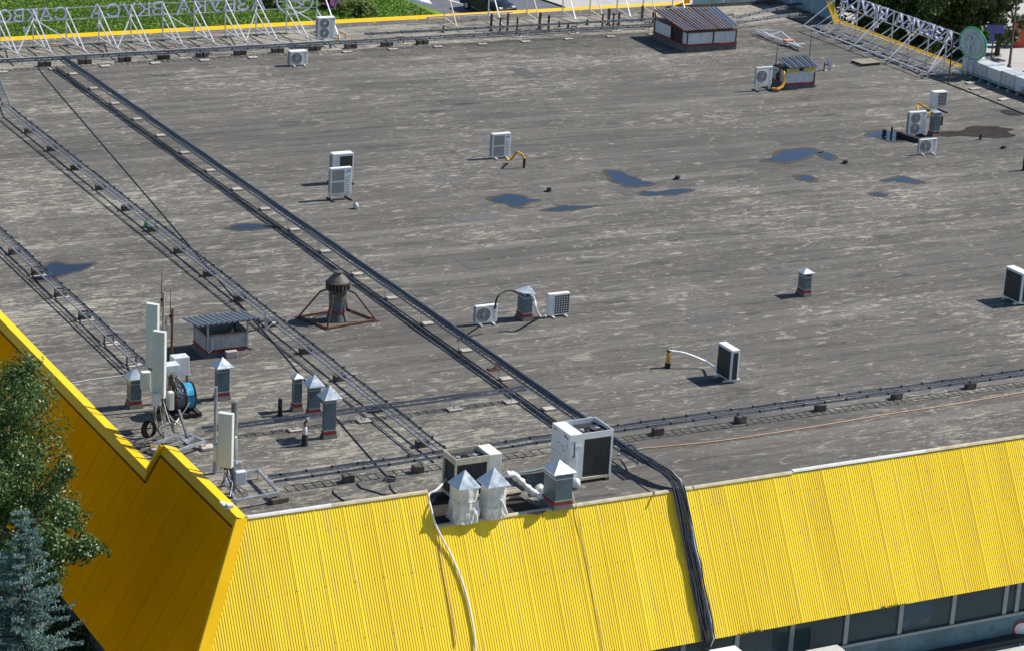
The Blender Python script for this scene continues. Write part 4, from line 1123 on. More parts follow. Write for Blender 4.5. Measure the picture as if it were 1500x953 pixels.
for px, pt, pb, lb in ((1139.2, 64, 86, 'thin black whip antenna on the left post of the small shed'), (1189, 47, 83, 'thin black whip antenna at the back corner of small shed')):
    a = ony(px, pt, y0s+1.6); b = Vector((a.x, a.y, .02))
    solo('whip_antenna', MB().tube([b, b+Vector((0, 0, .9)), a], [.035, .025, .012], 6), 'rust_dark' if px > 1150 else 'rubber', b, lb, 'antenna')
# cluster between its AC and the shed
b = W(1140, 128); solo('steel_post', MB().tube([b, b+Vector((0, 0, 1.25))], .05, 8).box(b+Vector((.12, 0, .95)), (.18, .12, .35)), 'steel_dark', b, 'dark steel post with meter box left of the small shed', 'post')
c_ = W(1142, 112, .55); solo('cable_coil', MB().ring(c_, .2, .04, 'Y', 20).ring(c_+Vector((0, -.05, .02)), .18, .035, 'Y', 20), 'rubber', (c_.x, c_.y, 0), 'small black cable coil hung on the post by small shed', 'cable')
pth = [W(1148, 105, .95), W(1148.5, 112, .75), W(1149, 119, .5), W(1146, 127, .25), W(1139, 131, .15), W(1131, 130, .15)]
solo('foam_pipe', MB().tube(pth, .075, 8), 'foam_yellow', (pth[-1].x, pth[-1].y, 0), 'thick orange foam-lagged pipe curving beside small shed', 'pipe', smooth=True)
# shed 3, grey and open with dish
x0s, x1s, y0s, wy = 30.50, 32.02, 77.85, 1.15; cx = (x0s+x1s)/2; cy = y0s+wy/2; wx = x1s-x0s
o = thing('roof_shed', (cx, cy, 0), 'grey open-topped vent shed with sloping ribbed roof on posts', 'shed', world=True)
m_ = MB()
m_.add([(x0s-.12, y0s-.12, .015), (x1s+.12, y0s-.12, .015), (x1s+.12, y0s+wy+.12, .015), (x0s-.12, y0s+wy+.12, .015), (x0s, y0s, .17), (x1s, y0s, .17), (x1s, y0s+wy, .17), (x0s, y0s+wy, .17)], [(0, 1, 5, 4), (1, 2, 6, 5), (2, 3, 7, 6), (3, 0, 4, 7), (4, 5, 6, 7)]).build('base', 'felt_upstand', o)
m_ = MB()
m_.box((cx, y0s-.005, .205), (wx+.04, .03, .08)); m_.box((x0s-.005, cy, .205), (.03, wy-.0, .078)); m_.box((x1s+.005, cy, .205), (.03, wy, .078)); m_.box((cx, y0s+wy+.005, .205), (wx+.04, .03, .08))
m_.build('red_band', 'red_band', o)
hw = .76
for i in range(3):
    MB().box((x0s+.08+(wx-.08)*(i+.5)/3, y0s+.02, .25+(hw-.25)/2), ((wx-.08)/3-.008, .03, hw-.25)).build('wall_panel', 'shed_grey', o)
for i in range(2): MB().box((x0s+.015, y0s+.05+(wy-.1)*(i+.5)/2, .25+(hw-.25)/2), (.03, (wy-.1)/2-.008, hw-.25)).build('wall_panel', 'shed_grey', o)
MB().box((x1s-.015, cy, .25+(hw-.25)/2), (.03, wy-.1, hw-.25)).build('wall_panel', 'shed_grey', o)
MB().box((cx, y0s+wy-.015, .25+(hw-.25)/2), (wx, .03, hw-.25)).build('wall_panel', 'shed_grey', o)
MB().box((cx, cy, .26), (wx-.08, wy-.1, .02)).build('shaft_opening', 'rubber', o)
m_ = MB(); m_.bar((x0s, y0s-.01, hw+.02), (x1s, y0s-.01, hw+.02), .05, .06); m_.bar((x0s, y0s, hw+.02), (x0s, y0s+wy, hw+.02), .05, .05); m_.bar((x0s, y0s+wy, hw+.02), (x1s, y0s+wy, hw+.02), .05, .05); m_.bar((x1s, y0s, hw+.02), (x1s, y0s+wy, hw+.02), .05, .05)
m_.build('top_rail', 'shed_roof_rust', o)
zf, zb = 1.19, 1.0
for xx, yy_, zz in ((x0s+.05, y0s-.02, zf), (x1s-.03, y0s-.02, zf), (x0s+.03, y0s+wy, zb), (x1s-.03, y0s+wy, zb)):
    MB().box((xx, yy_, .25+(zz-.25)/2), (.06, .06, zz-.25)).build('post', 'shed_grey', o)
corrugated(o, (x0s-.38, y0s-.22, zf+.02), (x1s+.42, y0s-.22, zf+.06), (x1s+.42, y0s+wy+.2, zb+.04), (x0s-.38, y0s+wy+.2, zb), 12, 'shed_roof_steel')
MB().bar((x0s-.3, y0s-.1, zf-.02), (x1s+.35, y0s-.1, zf+.02), .05, .05).build('purlin', 'steel_dark', o)
m_ = MB(); m_.tube([(x0s+.2, y0s-.06, hw-.05), (x0s+.2, y0s-.07, .5), (x0s+.2, y0s-.07, .3), (x0s+.05, y0s-.1, .2)], .018, 6); m_.build('drain_pipe', 'cable_white', o)
c3 = ony(387, 470, y0s+.35)
dish(c3, (.97, -.20, .10), .35, 'grey satellite dish on the grey open shed', (x1s, y0s+.3, 0))
bb = W(341, 525); solo('concrete_block', MB().cbox((bb.x, bb.y+.15, .13), (.4, .2, .22), .015), 'paver', (bb.x, bb.y+.15, 0), 'pale block at the foot of the grey open shed', 'block')

# ================================================================ CABLE TRAYS
TRAYG = 'galvanised cable trays on the roof'
def wobble(p, q, n, amp, rg, sag=0.0):
    p = Vector(p); q = Vector(q); out = []
    ph = rg.uniform(0, 6); ph2 = rg.uniform(0, 6)
    d = (q-p).normalized(); s_ = Vector((-d.y, d.x, 0))
    for k in range(n+1):
        t = k/n; L_ = (q-p).length*t
        out.append(p.lerp(q, t)+s_*amp*(sin(L_*.9+ph)+.6*sin(L_*2.3+ph2))+Vector((0, 0, amp*.5*sin(L_*1.7+ph2)-sag*abs(sin(L_*1.05)))))
    return out
def tray(label, a, b, width, ncab, cabr, rung=.3, seed=1, bundle=None, side_cables=True, sides=(-1, 1), clips=True, railmat='tray_steel'):
    a = Vector(a); b = Vector(b); d = (b-a); Lt = d.length; d /= Lt; s_ = Vector((-d.y, d.x, 0))
    mid = (a+b)/2
    o = thing('cable_tray', (mid.x, mid.y, 0), label, 'cable tray', TRAYG, world=True)
    rg = random.Random(seed)
    for sg in (-1, 1):
        MB().bar(a+s_*sg*width/2, b+s_*sg*width/2, .026, .055).build('side_rail', railmat, o)
    m_ = MB(); m_.bar(-s_*(width/2-.02), s_*(width/2-.02), .022, .022); me = m_.mesh('rung', 'tray_steel')
    n = int(Lt/rung)
    for k in range(1, n):
        p = a+d*(k*rung)-Vector((0, 0, .012)); link('rung', me, o, p-ORG[o.name])
    for k in range(ncab):
        lat = rg.uniform(-.36, .36)*width if bundle is None else bundle[0]+rg.uniform(-1, 1)*bundle[1]
        up = .04+rg.uniform(0, .03) if bundle is None else .03+abs(rg.gauss(0, bundle[2]))
        p, q = a+s_*lat+Vector((0, 0, up)), b+s_*lat+Vector((0, 0, up))
        r_ = cabr*rg.uniform(.7, 1.25)
        MB().tube(wobble(p, q, int(Lt*1.6), .012, rg), r_, 5).build('cable', 'cable', o)
    if side_cables:
        for sg in sides:
            p, q = a+s_*sg*(width/2)+Vector((0, 0, .055)), b+s_*sg*(width/2)+Vector((0, 0, .055))
            MB().tube(wobble(p, q, int(Lt*2.2), .012, rg, .022), .019, 5).build('cable', 'cable', o)
    if clips:
        m_ = MB().box((0, 0, .045), (.05, .07, .075)); me = m_.mesh('cable_clip', 'rubber'); k = .4
        ang = math.atan2(d.y, d.x)
        while k < Lt:
            for sg in sides:
                ob = link('cable_clip', me, o, a+d*k+s_*sg*(width/2+.012)-ORG[o.name]+Vector((0, 0, -.01))); ob.rotation_euler = (0, 0, ang)
            k += .85
    return o
def hangers(o, pts, zt, width, axis, plate=True):
    """thin threaded rods standing on a paver under the tray"""
    for (x_, y_) in pts:
        for sg in (-1, 1):
            m_ = MB(); dx, dy = (sg*width/2, 0) if axis == 'Y' else (0, sg*width/2)
            m_.bar((x_+dx, y_+dy, .05), (x_+dx, y_+dy, zt), .012); m_.build('support_rod', 'tray_steel', o)
        if plate: MB().cbox((x_+.08, y_, .045), (.5, .28, .05) if axis == 'Y' else (.5, .34, .05), .01).build('foot_plate', 'paver', o)
# tray 3: heavy bundle from the rear trays to the front edge
t3 = tray('long cable tray with a thick bundle of blue-black cables ending at the front fascia', (39.18, 119.9, .45), (39.18, 63.2, .45), .40, 16, .022, seed=3, bundle=(.04, .10, .04), clips=False, railmat='galv')
yy_ = 118.3; pts = []
while yy_ > 64: pts.append((39.18, yy_)); yy_ -= 3.05
hangers(t3, pts, .42, .44, 'Y')
b = W(725, 541); solo('rusty_plate', MB().box((b.x+.1, b.y, .14), (.32, .05, .24), rz=.3).box((b.x, b.y, .03), (.5, .25, .04)), 'rust', (b.x, b.y, 0), 'rusty angle plate under the thick cable bundle tray', 'bracket')
# its cables fold over the edge and run down the fascia
drop = thing('cable_drop', (40.3, 60.5, HB), 'broad band of black cables running down the yellow fascia', 'cable', world=True)
rg = random.Random(8)
for k in range(20):
    t = k/19; xa = 39.0+.36*t; xb = 39.50+.36*t+rg.uniform(-.03, .03)
    top = Vector((xb, Y0, 0))+nF*(.075+rg.uniform(0, .05)); foot = Vector((xb+.02+rg.uniform(-.04, .04), Y0+e*HB, HB))+nF*(.06+rg.uniform(0, .05))
    z_ = .5+rg.uniform(0, .05)
    pp = [Vector((xa, 64.4, z_)), Vector((xa*.6+xb*.4, 63.3, z_-.02)), Vector((xa*.25+xb*.75, 62.5, .42+rg.uniform(0, .05))), Vector((xb, 62.12, .22+rg.uniform(-.02, .05))), top]
    for j in range(1, 9): pp.append(top.lerp(foot, j/8)+Vector((rg.uniform(-.04, .04), 0, 0))+nF*rg.uniform(0, .04))
    pp.append(foot-Vector((0, -.12, .3)))
    MB().tube(pp, .021*rg.uniform(.8, 1.2), 5).build('cable', 'cable_white' if k in (18,) else ('cable' if k % 3 == 0 else 'rubber'), drop)
for j in range(11):
    m_ = MB(); p = Vector((39.70, Y0, 0)).lerp(Vector((39.72, Y0+e*HB, HB)), (j+.5)/11)+nF*.06
    m_.box(p, (.42, .02, .03)); m_.build('cable_rung', 'tray_steel', drop)
for sg in (-.215, .215):
    MB().bar(Vector((39.70+sg, Y0-.02, 0))+nF*.045, Vector((39.72+sg, Y0+e*HB, HB))+nF*.045, .03, .05).build('side_rail', 'tray_steel', drop)
# trays 2 and 1
t2 = tray('cable tray with clipped cables on dark blocks, second from the left parapet', (33.80, W(13, 158, .4).y, .40), (33.82, 66.5, .40), .40, 1, .016, seed=4, sides=(1,))
t1 = tray('cable tray with clipped cables nearest the left parapet, ending at the mast', (27.85, 99, .40), (27.85, 76.5, .40), .36, 1, .016, seed=5, sides=(1,))
# bend at the far end of tray 2
tray('short bent end piece of tray running towards the rear', W(11, 157, .41), W(-6, 114, .41), .36, 1, .016, seed=14, sides=(1,))
tm = tray('narrow cross tray joining the mast frame to the thick bundle tray', (27.6, 70.57, .38), (38.9, 70.6, .40), .30, 5, .016, seed=6, clips=False)
hangers(tm, [(30.6, 70.5), (33.0, 70.5), (36.2, 70.5), (38.3, 70.5)], .36, .3, 'X')
tf = tray('cable tray along the front edge from the chillers to the right', (38.0, 66.25, .42), (62, 66.25, .42), .42, 1, .016, seed=7)
tfl = tray('cable tray along the front edge from mast frame to the chillers', (28.0, 66.05, .40), (37.9, 66.22, .42), .42, 1, .016, seed=9)
tr = tray('cable tray along the rear edge in front of the sign frame', (34, 119.95, .45), (77.2, 119.75, .45), .46, 2, .016, seed=10, clips=True)
tr2 = tray('upper cable run beside the rear tray, on short rusty frames', (56, 121.1, .52), (78.5, 120.9, .52), .20, 3, .018, seed=11, rung=.6)
hangers(tr, [(36+2.6*k, 119.5) for k in range(16)], .42, .46, 'X')
tc = tray('cable tray crossing from behind the rusty shed to the right sign', W(1075, 27, .4), W(1172, 6, .5), .3, 3, .018, seed=12)
tc2 = tray('second cable tray crossing from rusty shed to the right sign', W(1082, 33, .35), W(1185, 19, .4), .3, 2, .018, seed=13)
# blocks
def block(x_, y_, label, group, sz=(.36, .2, .2), rz=0.0, m='concrete_dark'):
    mb_ = MB(); mb_.cbox((0, 0, sz[2]/2+.014), sz, .012)
    ob = solo('concrete_block', mb_, m, (x_, y_, 0), label, 'block', group, world=False, rz=rz)
    return ob
blk = [0]
def blocks(px, label, group, top, sz=(.36, .2, .2), rod=True):
    for x_, y_ in px:
        p = W(x_, y_)
        o_ = solo('concrete_block', MB().cbox((0, 0, sz[2]/2+.014), sz, .012).bar((0, 0, sz[2]), (0, 0, top-.03), .016), 'concrete_dark', (p.x, p.y+.1, 0), label, 'block', group, world=False, rz=random.uniform(-.08, .08))
for k, y_ in enumerate([67.9, 71.2, 74.3, 77.2, 80.2, 83.2, 86.3, 89.4, 92.4, 95.4, 98.6, 101.8, 105.0, 108.2]):
    ob = solo('concrete_block', MB().cbox((0, 0, .115), (.42, .24, .2), .012).bar((-.1, 0, .2), (-.1, 0, .37), .016).bar((.1, 0, .2), (.1, 0, .37), .016), 'concrete_dark', (33.88, y_, 0), 'dark weathered block under the tray second from the left parapet', 'block', 'blocks under the second tray', world=False, rz=random.uniform(-.1, .1))
for y_ in (82.9, 85.6, 88.3, 91.1, 93.9):
    p = Vector((27.92, y_, 0))
    ob = solo('concrete_block', MB().cbox((0, 0, .115), (.42, .24, .2), .012), 'concrete_dark', p, 'dark block under the tray nearest the left parapet', 'block', 'blocks under the first tray', world=False, rz=random.uniform(-.1, .1))
def rustframe(p, rz, label, group, hgt=.36, wd=.32):
    m_ = MB(); m_.bar((-wd/2, 0, .03), (-wd/2, 0, hgt), .045); m_.bar((wd/2, 0, .03), (wd/2, 0, hgt), .045); m_.bar((-wd/2-.02, 0, .05), (wd/2+.02, 0, .05), .05); m_.bar((-wd/2-.02, 0, hgt-.02), (wd/2+.02, 0, hgt-.02), .045)
    o_ = thing('rusty_trestle', p, label, 'trestle', group, rz)
    m_.build('frame', 'rust', o_); MB().cbox((.05, 0, .03), (.62, .34, .035), .008).build('foot_plate', 'paver', o_)
for y_ in (77.6, 79.9, 82.6, 85.3, 88.0): rustframe((27.85, y_+.25, 0), 0, 'rusty trestle on a paver under the tray nearest the left parapet', 'rusty trestles under the first tray')
for px in ((965, 637), (1086, 619), (1203, 602), (1315, 584.5), (1423, 569.5), (1530, 556)):
    p = W(*px); solo('concrete_block', MB().cbox((0, 0, .125), (.34, .26, .22), .012).bar((-.05, 0, .2), (-.05, 0, .40), .014).bar((.1, .1, .2), (.1, .1, .40), .014), 'concrete_dark', (p.x, p.y+.08, 0), 'dark block under the front tray right of the chillers', 'block', 'blocks under the front tray', world=False, rz=random.uniform(-.1, .1))
for px in ((511, 706), (613, 692)):
    p = W(*px); solo('concrete_block', MB().cbox((0, 0, .125), (.34, .26, .22), .012).bar((0, .02, .2), (0, .02, .38), .014), 'concrete_dark', (p.x, p.y+.06, 0), 'dark block under the front tray left of the chillers', 'block', 'blocks under the left front tray', world=False, rz=random.uniform(-.1, .1))
p = W(410, 737); solo('concrete_block', MB().cbox((0, 0, .09), (.55, .26, .15), .012), 'concrete_dark', (p.x, p.y+.1, 0), 'low dark block at the corner of the mast frame', 'block', world=False, rz=.1)
for k in range(11):
    x_ = 38.3+2.05*k
    if x_ > 60.5: break
    for dx in (0, .34):
        solo('concrete_block', MB().cbox((0, 0, .13), (.28, .3, .23), .012).bar((0, 0, .2), (0, 0, .42), .02), 'concrete_dark', (x_+dx, 120.35, 0), 'dark paired block carrying the rear sign rail and tray', 'block', 'paired blocks under the rear sign', world=False, rz=random.uniform(-.15, .15))
for px in (587, 758, 840, 900, 948):
    p = W(px, 64-.062*(px-587)+1.5)
    rustframe((p.x, p.y, 0), 0, 'rusty trestle under the rear cable tray', 'rusty trestles under the rear tray', .42, .3)
# short rusty posts and pipes behind the rear tray
posts = [(649, 48, 39, 'short rusty stub post behind the rear tray', .05, 'rust_dark'), (719, 46, 21, 'tall rusty square post beside the parked-car view', .07, 'rust_dark'), (732, 50, 26, 'thin dark post right of tall rusty post', .05, 'rust_dark'), (743, 47, 20, 'rust-red post under the sign frame', .06, 'rust'), (757, 49, 26, 'dark post right of rust-red post', .05, 'rust_dark'),
         (790, 44, 19, 'brown rusty post between two dark posts', .08, 'rust'), (803, 46, 23, 'dark slender post right of brown post', .06, 'rubber'), (819, 40, 32, 'low black stub pipe on the rear roof strip', .05, 'rubber'), (832, 42, 35, 'low black stub pipe beside the tray trestle', .06, 'rubber'), (860, 37, 29, 'low brown stub pipe near the sign leg', .06, 'rust_dark'),
         (882, 41, 21, 'dark post, left of a pair by grey pole', .05, 'rust_dark'), (891, 37, 13, 'grey steel pole among rusty posts', .08, 'steel_dark'), (898, 40, 20, 'rusty post right of grey pole', .05, 'rust_dark'), (906, 39, 19, 'rusty post joined by a cross rail', .06, 'rust_dark'), (940, 31, 9, 'grey steel pole near the parapet end', .08, 'steel_dark'), (956, 36, 18, 'dark post by the rusty shed corner', .06, 'rust_dark')]
for px, pb, pt, lb, th, mt in posts:
    b = W(px, pb); h = solve(lambda t: proj((b.x, b.y, t))[1], pt, .05, 3)
    m_ = MB(); m_.cbox((b.x, b.y, h/2+.01), (th*1.5, th*1.5, h), .006); m_.box((b.x, b.y, .03), (th*3, th*3, .03))
    solo('roof_post', m_, mt, (b.x, b.y, 0), lb, 'post')

# ================================================================ ROOFTOP SIGNS
def glyph(ch, extrude, offset):
    cu = bpy.data.curves.new('glyph', 'FONT'); cu.body = ch; cu.size = 1.0; cu.extrude = extrude; cu.offset = offset; cu.resolution_u = 3
    ob = bpy.data.objects.new('glyph', cu); COL.objects.link(ob)
    bpy.context.view_layer.update()
    me = bpy.data.meshes.new_from_object(ob)
    bpy.data.objects.remove(ob); bpy.data.curves.remove(cu)
    return me
def sign_letters(root, text, start, run, z0, hgt, out):
    """start: world point (x,y) of the first letter's edge; run: unit direction of reading * total length; out: facing"""
    run = Vector(run); Lr = run.length; run = run/Lr; out = Vector(out); up = Vector((0, 0, 1))
    gl = []
    for ch in text:
        if ch == ' ': gl.append((None, .35)); continue
        me = glyph(ch, .07, .0); xs = [v.co.x for v in me.vertices]
        gl.append((ch, max(xs)-min(xs)))
        bpy.data.meshes.remove(me)
    gap = .10
    tot = sum(g for _, g in gl)+gap*(len(gl)-1)
    k = Lr/tot; x_ = 0.0; Mt = Matrix((run, up, out)).transposed()
    for ch, gw in gl:
        if ch:
            for nm, ex, off, mt, dz in (('letter', .035, 0.0, 'letter_back', -.02), ('letter_face', .02, .014, 'letter_blue', .045)):
                me = glyph(ch, ex, off)
                x0_ = min(v.co.x for v in me.vertices) if nm == 'letter' else x0_
                y0_ = min(v.co.y for v in me.vertices) if nm == 'letter' else y0_
                if nm == 'letter': hh = max(v.co.y for v in me.vertices)-y0_; ys = hgt/.73
                for v in me.vertices:
                    p = Mt@Vector(((v.co.x-x0_+x_)*k, (v.co.y)*ys, v.co.z+dz))
                    v.co = Vector((start[0], start[1], z0))+p-ORG[root.name]
                me.materials.clear(); me.materials.append(M[mt])
                if nm == 'letter': lo = link('letter', me, root)
                else: link('letter_face', me, lo)
        x_ += gw+gap
sg = thing('rooftop_sign', (46, 122.5, 0), 'rear rooftop sign of grey-backed letters on white tubular trusses', 'sign', world=True)
YB, YFr, ZB = 124.3, 120.65, .38
nodesx = [37.42-1.72]+[37.42+1.72*k for k in range(11)]
T = 2.0
for a, b in zip(nodesx[:-1], nodesx[1:]):
    MB().bar((a, YFr, ZB), (b-.004, YFr, ZB), .07).build('front_rail', 'steel_tube', sg)
    MB().bar((a, YB, ZB-.05), (b-.004, YB, ZB-.05), .07).build('rear_rail', 'steel_tube', sg)
    for z_ in (1.36, 1.96):
        MB().bar((a, YB+.03, z_), (b, YB+.03, z_), .035).build('letter_rail', 'steel_tube', sg)
for i, x_ in enumerate(nodesx):
    m_ = MB()
    m_.bar((x_, YB-.05, ZB), (x_, YFr+.05, ZB+.03), .055)
    m_.bar((x_, YB, .05), (x_, YB, T if i < 11 else 3.2), .06)
    m_.bar((x_, YFr+.75, ZB+.05), (x_, YB-.03, T-.05 if i < 11 else 3.0), .055)
    m_.bar((x_, YFr+1.75, ZB+.05), (x_, YB-.04, 1.22), .05)
    m_.bar((x_, YFr, .05), (x_, YFr, ZB), .05)
    m_.build('truss', 'steel_tube', sg)
    MB().box((x_, YB, .04), (.22, .22, .04)).build('foot_plate', 'steel_dark', sg)
for kt, kf in ((2, 1), (2, 3), (5, 4), (6, 7), (9, 8), (10, 11)):
    MB().bar((nodesx[kt], YB-.06, 1.5), (nodesx[kf], YFr+.75, ZB+.06), .045).build('brace', 'steel_tube', sg)
sign_letters(sg, 'ВКУСА', (46.1, 124.48), (-3.95, 0, 0), 1.34, .68, (0, 1, 0))
sign_letters(sg, 'АЗБУКА', (51.75, 124.48), (-4.95, 0, 0), 1.36, .68, (0, 1, 0))
sign_letters(sg, 'САКВОЯЖ', (40.95, 124.48), (-5.3, 0, 0), 1.34, .64, (0, 1, 0))
c = Vector((53.42, 124.45, 1.72))
MB().ring(c, .68, .05, 'Y', 36, rx=1.02).build('logo_ring', 'letter_back', sg)
MB().ring(c+Vector((0, .07, 0)), .70, .04, 'Y', 36, rx=1.05).build('logo_ring', 'letter_blue', sg)
m_ = MB(); m_.ring(c, .36, .05, 'Y', 24, rx=.5); m_.bar(c+Vector((-.5, 0, .3)), c+Vector((.5, 0, -.25)), .09); m_.bar(c+Vector((-.9, 0, 0)), c+Vector((.9, 0, 0)), .05); m_.build('logo_mark', 'letter_back', sg)
for px, pz in ((145, .9), (37, .35)):
    p = ony(px, 45, YB-.08); MB().cbox((p.x, p.y, .98), (.2, .14, .22), .02).build('junction_box', 'box_grey', sg)
for px, py in ((78, 66), (160, 61), (105, 87), (188, 79), (316, 51), (250, 72), (405, 50), (427, 67)):
    p = W(px, py); solo('red_tape', MB().box((p.x, p.y, .035), (.5, .07, .02), rz=random.uniform(-.3, .3)).box((p.x+.1, p.y+.1, .033), (.3, .05, .02), rz=.5), 'tar_pale', (p.x, p.y, 0), 'scrap of faded red tape on felt under the rear sign frame', 'tape', 'scraps of red tape')
# second rear frame to the right, legs only in view
sg2 = thing('sign_frame', (69, 123, 0), 'white and rust-stained sign frame legs along the rear parapet', 'sign frame', world=True)
nx = [62.4, 65.1, 67.5, 69.75, 71.5, 73.25, 74.95, 76.9]
for i, x_ in enumerate(nx):
    m_ = MB(); m_.bar((x_, 124.75, .3), (x_, 124.8, 2.6), .055); m_.bar((x_, 124.7, .34), (x_, 122.6, .12), .05); m_.bar((x_, 123.2, .2), (x_, 124.75, 2.2), .05); m_.bar((x_, 124.75, .02), (x_, 124.75, .3), .08)
    m_.build('leg_frame', 'steel_tube' if i % 2 else 'ac_cream', sg2)
for a, b in zip(nx[:-1], nx[1:]):
    MB().bar((a, 122.65, .12), (b-.004, 122.65, .12), .05).build('rail', 'cable_tan' if a < 71 else 'steel_tube', sg2)
    MB().bar((a, 124.75, .34), (b-.004, 124.75, .34), .05).build('rail', 'steel_tube', sg2)
    for z_ in (1.8, 2.55): MB().bar((a, 124.82, z_), (b-.004, 124.82, z_), .04).build('rail', 'steel_tube', sg2)
# guard rail in front of the rear parapet
m_ = MB()
a = W(626, 35); b = W(698, 30)
for p in (a, b): m_.bar((p.x, p.y, .02), (p.x, p.y, .32), .1)
m_.bar((a.x-.05, a.y, .34), (b.x+2.2, b.y, .34), .06)
solo('handrail', m_, 'steel_tube', ((a.x+b.x)/2, a.y, 0), 'low grey pipe rail on two stubs before the rear parapet', 'rail')
# right sign
sr = thing('rooftop_sign', (82.7, 111.5, 0), 'right-hand rooftop sign of grey-backed letters above yellow coping', 'sign', world=True)
XF, XB = 81.5, 83.95
ys = [W(px, 38.7+(px-1178)*.3675, .3).y for px in (1178, 1202, 1227, 1254, 1279, 1307, 1333, 1365)]
for i, y_ in enumerate(ys):
    m_ = MB()
    m_.bar((XF-.55, y_, .26), (XB, y_, .26), .05); m_.bar((XF, y_, .33), (XB, y_, 2.05), .05); m_.bar((XB, y_, .03), (XB, y_, 2.1), .055)
    m_.bar((XF+.9, y_, .3), (XB, y_, 1.2), .045); m_.bar((XF, y_, .03), (XF, y_, .3), .05)
    m_.build('truss', 'steel_tube', sr)
for a, b in zip(ys[:-1], ys[1:]):
    MB().bar((XF, a, .31), (XF, b+.004, .31), .06).build('front_rail', 'steel_tube', sr)
    MB().bar((XB, a, .33), (XB, b+.004, .33), .06).build('rear_rail', 'steel_tube', sr)
    MB().bar((XF+1.2, a, .2), (XF+1.2, b+.004, .2), .05).build('middle_rail', 'steel_tube', sr)
    for z_ in (1.3, 2.05): MB().bar((XB+.03, a, z_), (XB+.03, b, z_), .035).build('letter_rail', 'steel_tube', sr)
for i, j in ((3, 2), (5, 4), (7, 6), (7, 5)):
    MB().bar((XF, ys[i], .34), (XB, ys[j]*.5+ys[i]*.5, 1.75), .045).build('brace', 'steel_tube', sr)
sign_letters(sr, 'АЗБУКА ВКУСА', (84.1, 107.95), (0, 10.6, 0), 1.32, .72, (1, 0, 0))
lg = thing('round_sign', (84.2, 106.5, 0), 'round green-rimmed sign disc at the end of the right lettering', 'sign', world=True)
c = Vector((84.2, 106.5, 1.72))
MB().ring(c, .84, .05, 'X', 36, rx=1.12).build('rim', 'green_acrylic', lg)
MB().disc(c+Vector((.02, 0, 0)), .82, 'X', .04, 36, rx=1.1).build('back_plate', 'logo_back', lg)
m_ = MB(); m_.ring(c-Vector((.03, 0, 0)), .5, .05, 'X', 28, rx=.68); m_.bar(c+Vector((-.03, .4, -.45)), c+Vector((-.03, -.3, .5)), .07); m_.bar(c+Vector((-.03, -.35, -.4)), c+Vector((-.03, .2, .3)), .06); m_.build('logo_back_frame', 'box_grey', lg)
m_ = MB(); m_.bar((84.2, 105.9, .02), (84.2, 105.9, 1.0), .05); m_.bar((84.2, 107.1, .02), (84.2, 107.1, 1.0), .05); m_.build('stand', 'steel_tube', lg)
p = W(1389, 123); b = onx(1396.5, 51, p.x)
solo('lightning_rod', MB().tube([p, (p.x, p.y, 2.55)], .035, 6), 'rust_dark', p, 'tall thin dark rod between right sign and silver duct', 'rod')
p = W(1252, 32, 1.0); MB().lathe([(.14, 0), (.17, .06), (.17, .28), (.13, .32)], (XB-.1, ys[2]-.3, .85), 14).build('floodlight_pot', 'box_grey', sr)

# silver air duct along the right edge
dt = thing('air_duct', (84.55, 102, 0), 'run of silver rectangular air duct boxes along the right parapet', 'duct', world=True)
y_ = 107.05; k = 0
while y_ > 96:
    ln = (1.0, 1.15, 1.2, 1.1)[k % 4]; hz = (.66, .64, .62, .66)[k % 4]
    MB().cbox((84.55, y_-ln/2, .26+hz/2), (1.0, ln-.05, hz), .012).build('duct_section', ('galv_duct', 'galv_duct_dull')[k % 2], dt)
    MB().box((84.55, y_-ln+.0, .26+hz/2), (1.10, .05, hz+.09)).build('flange', 'galv_cap', dt)
    y_ -= ln; k += 1
for xx in (83.98, 85.1): MB().bar((xx, 107.4, .22), (xx, 96, .22), .05, .07).build('support_rail', 'teal_parapet', dt)
for i in range(14):
    yq = 106.8-.78*i
    MB().bar((83.9, yq, .14), (85.2, yq, .14), .04, .06).build('crossbar', 'galv', dt); MB().box((83.95, yq, .055), (.16, .16, .1)).build('foot', 'galv', dt)
MB().lathe([(.02, .0), (.2, .03), (.22, .12), (.1, .2)], (83.85, 101.9, .3), 16).build('inspection_cap', 'box_grey', dt)
for px, py in ((1390, 115), (1422, 123), (1428, 131.5), (1470, 147), (1375, 111)):
    p = W(px, py); solo('paving_slab', MB().cbox((0, 0, .05), (.62, .3, .06), .008), 'paver', p, 'pale loose paving slab on felt beside the silver duct', 'slab', 'loose slabs beside the duct', world=False, rz=random.uniform(-.2, .2))
rg = random.Random(21)
pc = [W(x_, y_, .035) for x_, y_ in ((1150, 24), (1195, 41), (1240, 64), (1300, 89), (1345, 108), (1389, 123), (1440, 143), (1520, 175))]
solo('black_cable', MB().tube(pc, .03, 6), 'cable', (pc[3].x, pc[3].y, 0), 'thick black cable along the right sign and duct', 'cable')

